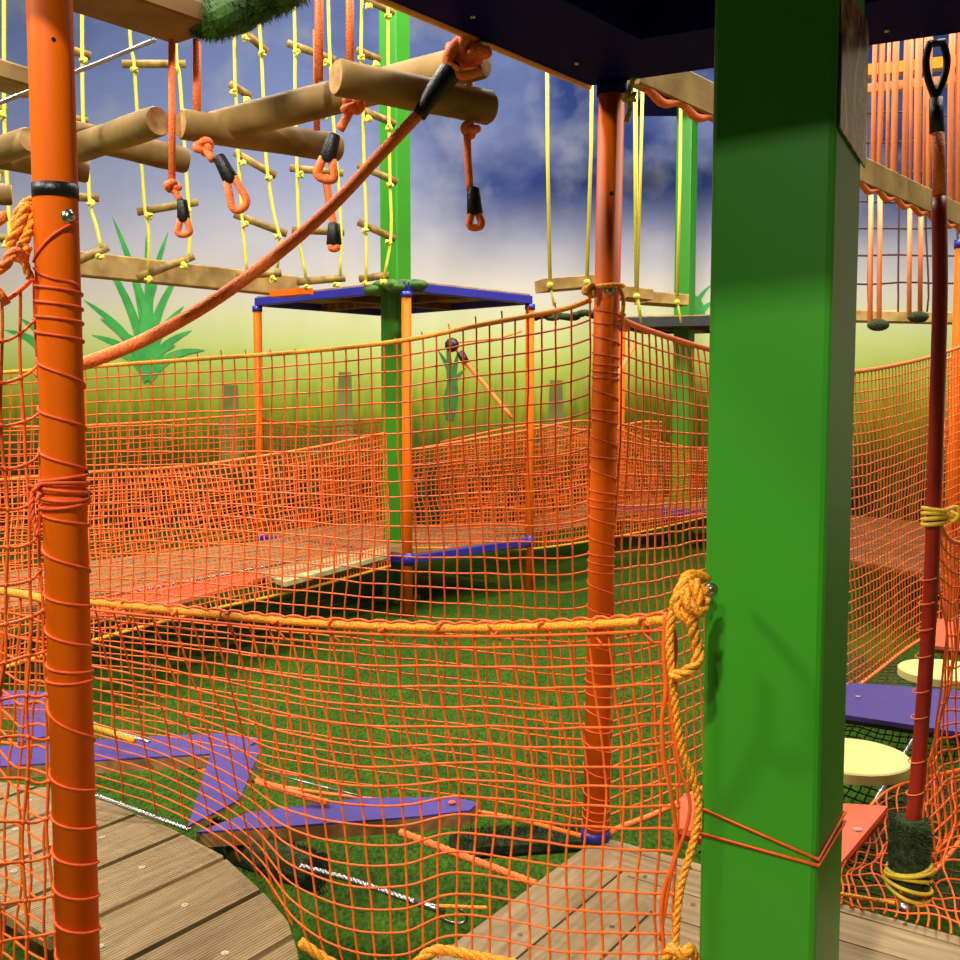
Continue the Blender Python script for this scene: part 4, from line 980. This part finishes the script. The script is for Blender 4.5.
def tf4():
    a = random.uniform(0, 2*PI); n = V(math.cos(a), math.sin(a), 0); return fb + n*.05 + V(0,0,random.uniform(DECK+.03, zt)), n
turf_blades(mb, tf4, 2500, .022, .002); mb.build('turf_sleeve', MOSS, t)
mb = MB()
for i, (v, s) in enumerate(((866, .014), (871, .016), (878, .02), (884, .014), (889, .02))):
    z = hp(908, v).z; R = .062+.004*(i % 2)
    mb.tube([(fb.x+R*math.sin(2*PI*j/24), fb.y-R*math.cos(2*PI*j/24), z+s*math.sin(2*PI*j/24+i)) for j in range(24)], .0065, 7, closed=True)
build_each(mb, 'cord_binding', mat('ochre_cord', (205, 180, 40)), t, True)
q = hp(898, 905); MB().ball(q+V(0,-.05,.015), .022, 12, 8).build('shackle', STEEL, t, True)
mb = MB()
for v in (578, 602, 628, 655, 690, 716, 760, 792, 838):
    c = hp(930 - (v-560)*.066, v)
    mb.tube([(c.x+.024*math.sin(2*PI*j/14), c.y-.024*math.cos(2*PI*j/14), c.z+.006*math.sin(2*PI*j/14)) for j in range(14)], .0022, 5, closed=True)
build_each(mb, 'cord_ring', NETB, t, True)
q = hp(934, 516)
t = thing('knotted_rope', q - V(0, .03, .03), 'yellow rope knotted round the middle of the red hose pole', 'rope')
mb = MB(); YC = mat('bright_yellow_cord', (238, 196, 40), .55, var=.2, scale=60)
for i in range(4):
    mb.tube([(q.x+.031*math.sin(2*PI*j/20), q.y-.031*math.cos(2*PI*j/20), q.z-.02+.013*i+.005*math.sin(2*PI*j/20+i)) for j in range(20)], .0065, 7, closed=True)
mb.knot(q + V(.045, -.02, 0), .02, .0065, 7, seed=2); mb.tube(smooth_path([q+V(.03,-.02,.01), q+V(.07,-.02,-.005), q+V(.12,0,-.012)], 4), .012, 8)
mb.tube(smooth_path([q+V(.02,-.03,.02), q+V(.05,-.04,.03), q+V(.06,-.04,.0)], 4), .006, 7)
build_each(mb, 'knot', YC, t, True)

# right hand post, beam, hanging ropes
rp = P(954, 480, 7.7)
post(rp.x, rp.y, 'orange post with blue collar at the right edge behind the hose pole', top=P(480, 240, 7.7).z, low=0)
a = P(640, 72, CY+.1); 
ba = P(634, 66, 3.65); bb = P(1010, 240, 6.9)
t = thing('timber_beam', ((ba.x+bb.x)/2, (ba.y+bb.y)/2, min(ba.z, bb.z)-.1), 'pale sloping timber side beam of the upper bridge, rope-laced underneath, crossing behind the green pillar', 'beam')
MB().beam(ba, bb, .05, .125, bev=.006).build('beam_board', BEAM, t)
mb = MB(); L = bb-ba
pts = []
for i in range(360): s = i/359; pts.append(ba + L*(s*1.0+.015) + V(.0, -.01, -.070 + .014*math.cos(s*2*PI*19)))
mb.tube(pts, .016, 8); mb.build('laced_rope', ROPE_O, t, True)
# back wooden beam low behind ropes
beam_thing('timber_beam', 'distant horizontal timber beam behind the mossy rope ends at right', P(845, 316, 11.5), P(990, 319, 11.5), .15, .13)
# hanging ropes
SOR = mat('salmon_rope', (255, 146, 84), .55, var=.1, scale=50)
gz = 'orange ropes hanging in the upper right curtain'
k = 0
for (x, y1, Y, r, w) in ((873, 150, 6.2, .014, 0), (880, 165, 6.2, .018, 2), (887, 160, 7.2, .012, 0), (894, 168, 6.2, .019, 1), (905, 172, 6.3, .018, 1), (910, 175, 7.3, .012, 0), (917, 178, 6.4, .022, 0), (924, 180, 7.3, .013, 0), (928, 184, 6.5, .016, 0), (950, 200, 6.6, .02, 0), (957, 205, 6.6, .017, 0)):
    o = MB().tube([P(x+3, 10, Y), P(x+1, 90, Y), P(x-w, y1+22, Y)], r, 8).build('hanging_rope', SOR, None, True); k += 1
    tag(o, 'orange rope of the hanging curtain above the sloping beam, right of the green pillar', 'rope', gz)
def pad_rope(label, xs, yb, Y):
    c = P(sum(xs)/len(xs), yb, Y); t = thing('hanging_foot_pad', c-V(0,0,.06), label, 'foot pad', 'mossy foot pads on rope pairs')
    for x in xs: MB().tube([P(x+1, 195, Y), P(x, yb, Y)], .021, 8).build('rope', SOR, t, True)
    mb = MB(); mb.ball(c+V(.03,0,0), .062, 12, 8, (1.5, 1, .8)); mb.build('turf_pad', MOSS, t, True)
pad_rope('mossy foot pad on a rope pair, nearer the green pillar', (870, 879), 325, 8.6)
pad_rope('mossy foot pad on a rope pair, nearer the hose pole', (909, 920), 317, 9.0)
mbn, *_ = netting(pp((840, 85, 9.8), (985, 85, 9.8)), pp((840, 312, 9.8), (985, 312, 9.8)), 5, 8, .009, jit=.02, wav=.05, seed=20)
o = mbn.build('climbing_net', NETD, None, True); tag(o, 'wide-meshed dark climbing net behind the hanging ropes at right', 'net')
YB = mat('yellow_orange_board', (250, 180, 50), .5, var=.15, scale=4)
o = MB().beam(P(862, 72, 7.6), P(1000, 58, 7.6), .1, .075).build('yellow_rail', YB); tag(o, 'upper yellow rail behind the rope curtain at top right', 'rail')
o = MB().beam(P(862, 90, 7.8), P(1000, 76, 7.8), .1, .06).build('peach_rail', mat('peach_board', (255, 190, 140), .5, var=.1)); tag(o, 'lower peach rail behind the rope curtain at top right', 'rail')
# right side netting behind the post (bridge right side, far)
net_thing('bridge_net', 'orange net at the right edge behind the orange post',
          [P(935, 362, 8.2), P(1020, 340, 9.0)], [G(925, 640, .5), G(1020, 600, .5)], 24, 28, .005, NET, ROPE_O, None, .01, jit=.012, wav=.04, seed=22, sub=1)
# second walkway far right behind big pillar
t = thing('walkway', (rp.x-.2, rp.y+2.2, DECK-.1), 'distant walkway boards seen through the net right of the green pillar', 'walkway')
poly = xy(G(850, 560, DECK), G(1010, 590, DECK), G(1010, 530, DECK), G(850, 515, DECK))
planks(poly, (1, .2), .2, .02, DECK, .04).build('boards', mat('terracotta_boards', (128, 70, 32), .6, rgb2=(84, 44, 18), scale=5), t)

# ------------------------------------------------------------------ lights
def area(loc, rot, size, power, col=(1, .93, .8)):
    l = bpy.data.lights.new('ceiling_lamp', 'AREA'); l.energy = power; l.size = size; l.color = col; l.shape = 'SQUARE'
    o = bpy.data.objects.new('ceiling_lamp', l); COL.objects.link(o); o.location = loc; o.rotation_euler = rot; return o
def aim(loc, tgt): return (Vector(tgt) - Vector(loc)).to_track_quat('-Z', 'Y').to_euler()
for loc, tg, s, p in (((-1.8, -2.75, 7.6), (0, 3, 1), .3, 470), ((-3.1, -4.95, 7.6), (0, 4, 1), .3, 270),
                      ((-6.5, 2.0, 7.5), (-1.0, 5, 1), .8, 460),
                      ((-4, 9, 9), (-3, 12, 1), 1.6, 560), ((1.5, 8.5, 9), (1, 12, 1), 1.6, 560), ((6.5, 9, 9), (5, 12, 1), 1.6, 560),
                      ((-3.5, 5, 9), (-2.5, 6, 0), 1.4, 330), ((5, 4.5, 9), (3, 5.5, 0), 1.4, 330)):
    area(loc, aim(loc, tg), s, p)
w = bpy.data.worlds.new('world'); scene.world = w; w.use_nodes = True
bg = w.node_tree.nodes['Background']; bg.inputs[0].default_value = (1, .95, .88, 1); bg.inputs[1].default_value = .06
scene.view_settings.view_transform = 'Standard'; scene.view_settings.look = 'None'; scene.view_settings.exposure = 0.2; scene.view_settings.gamma = 1
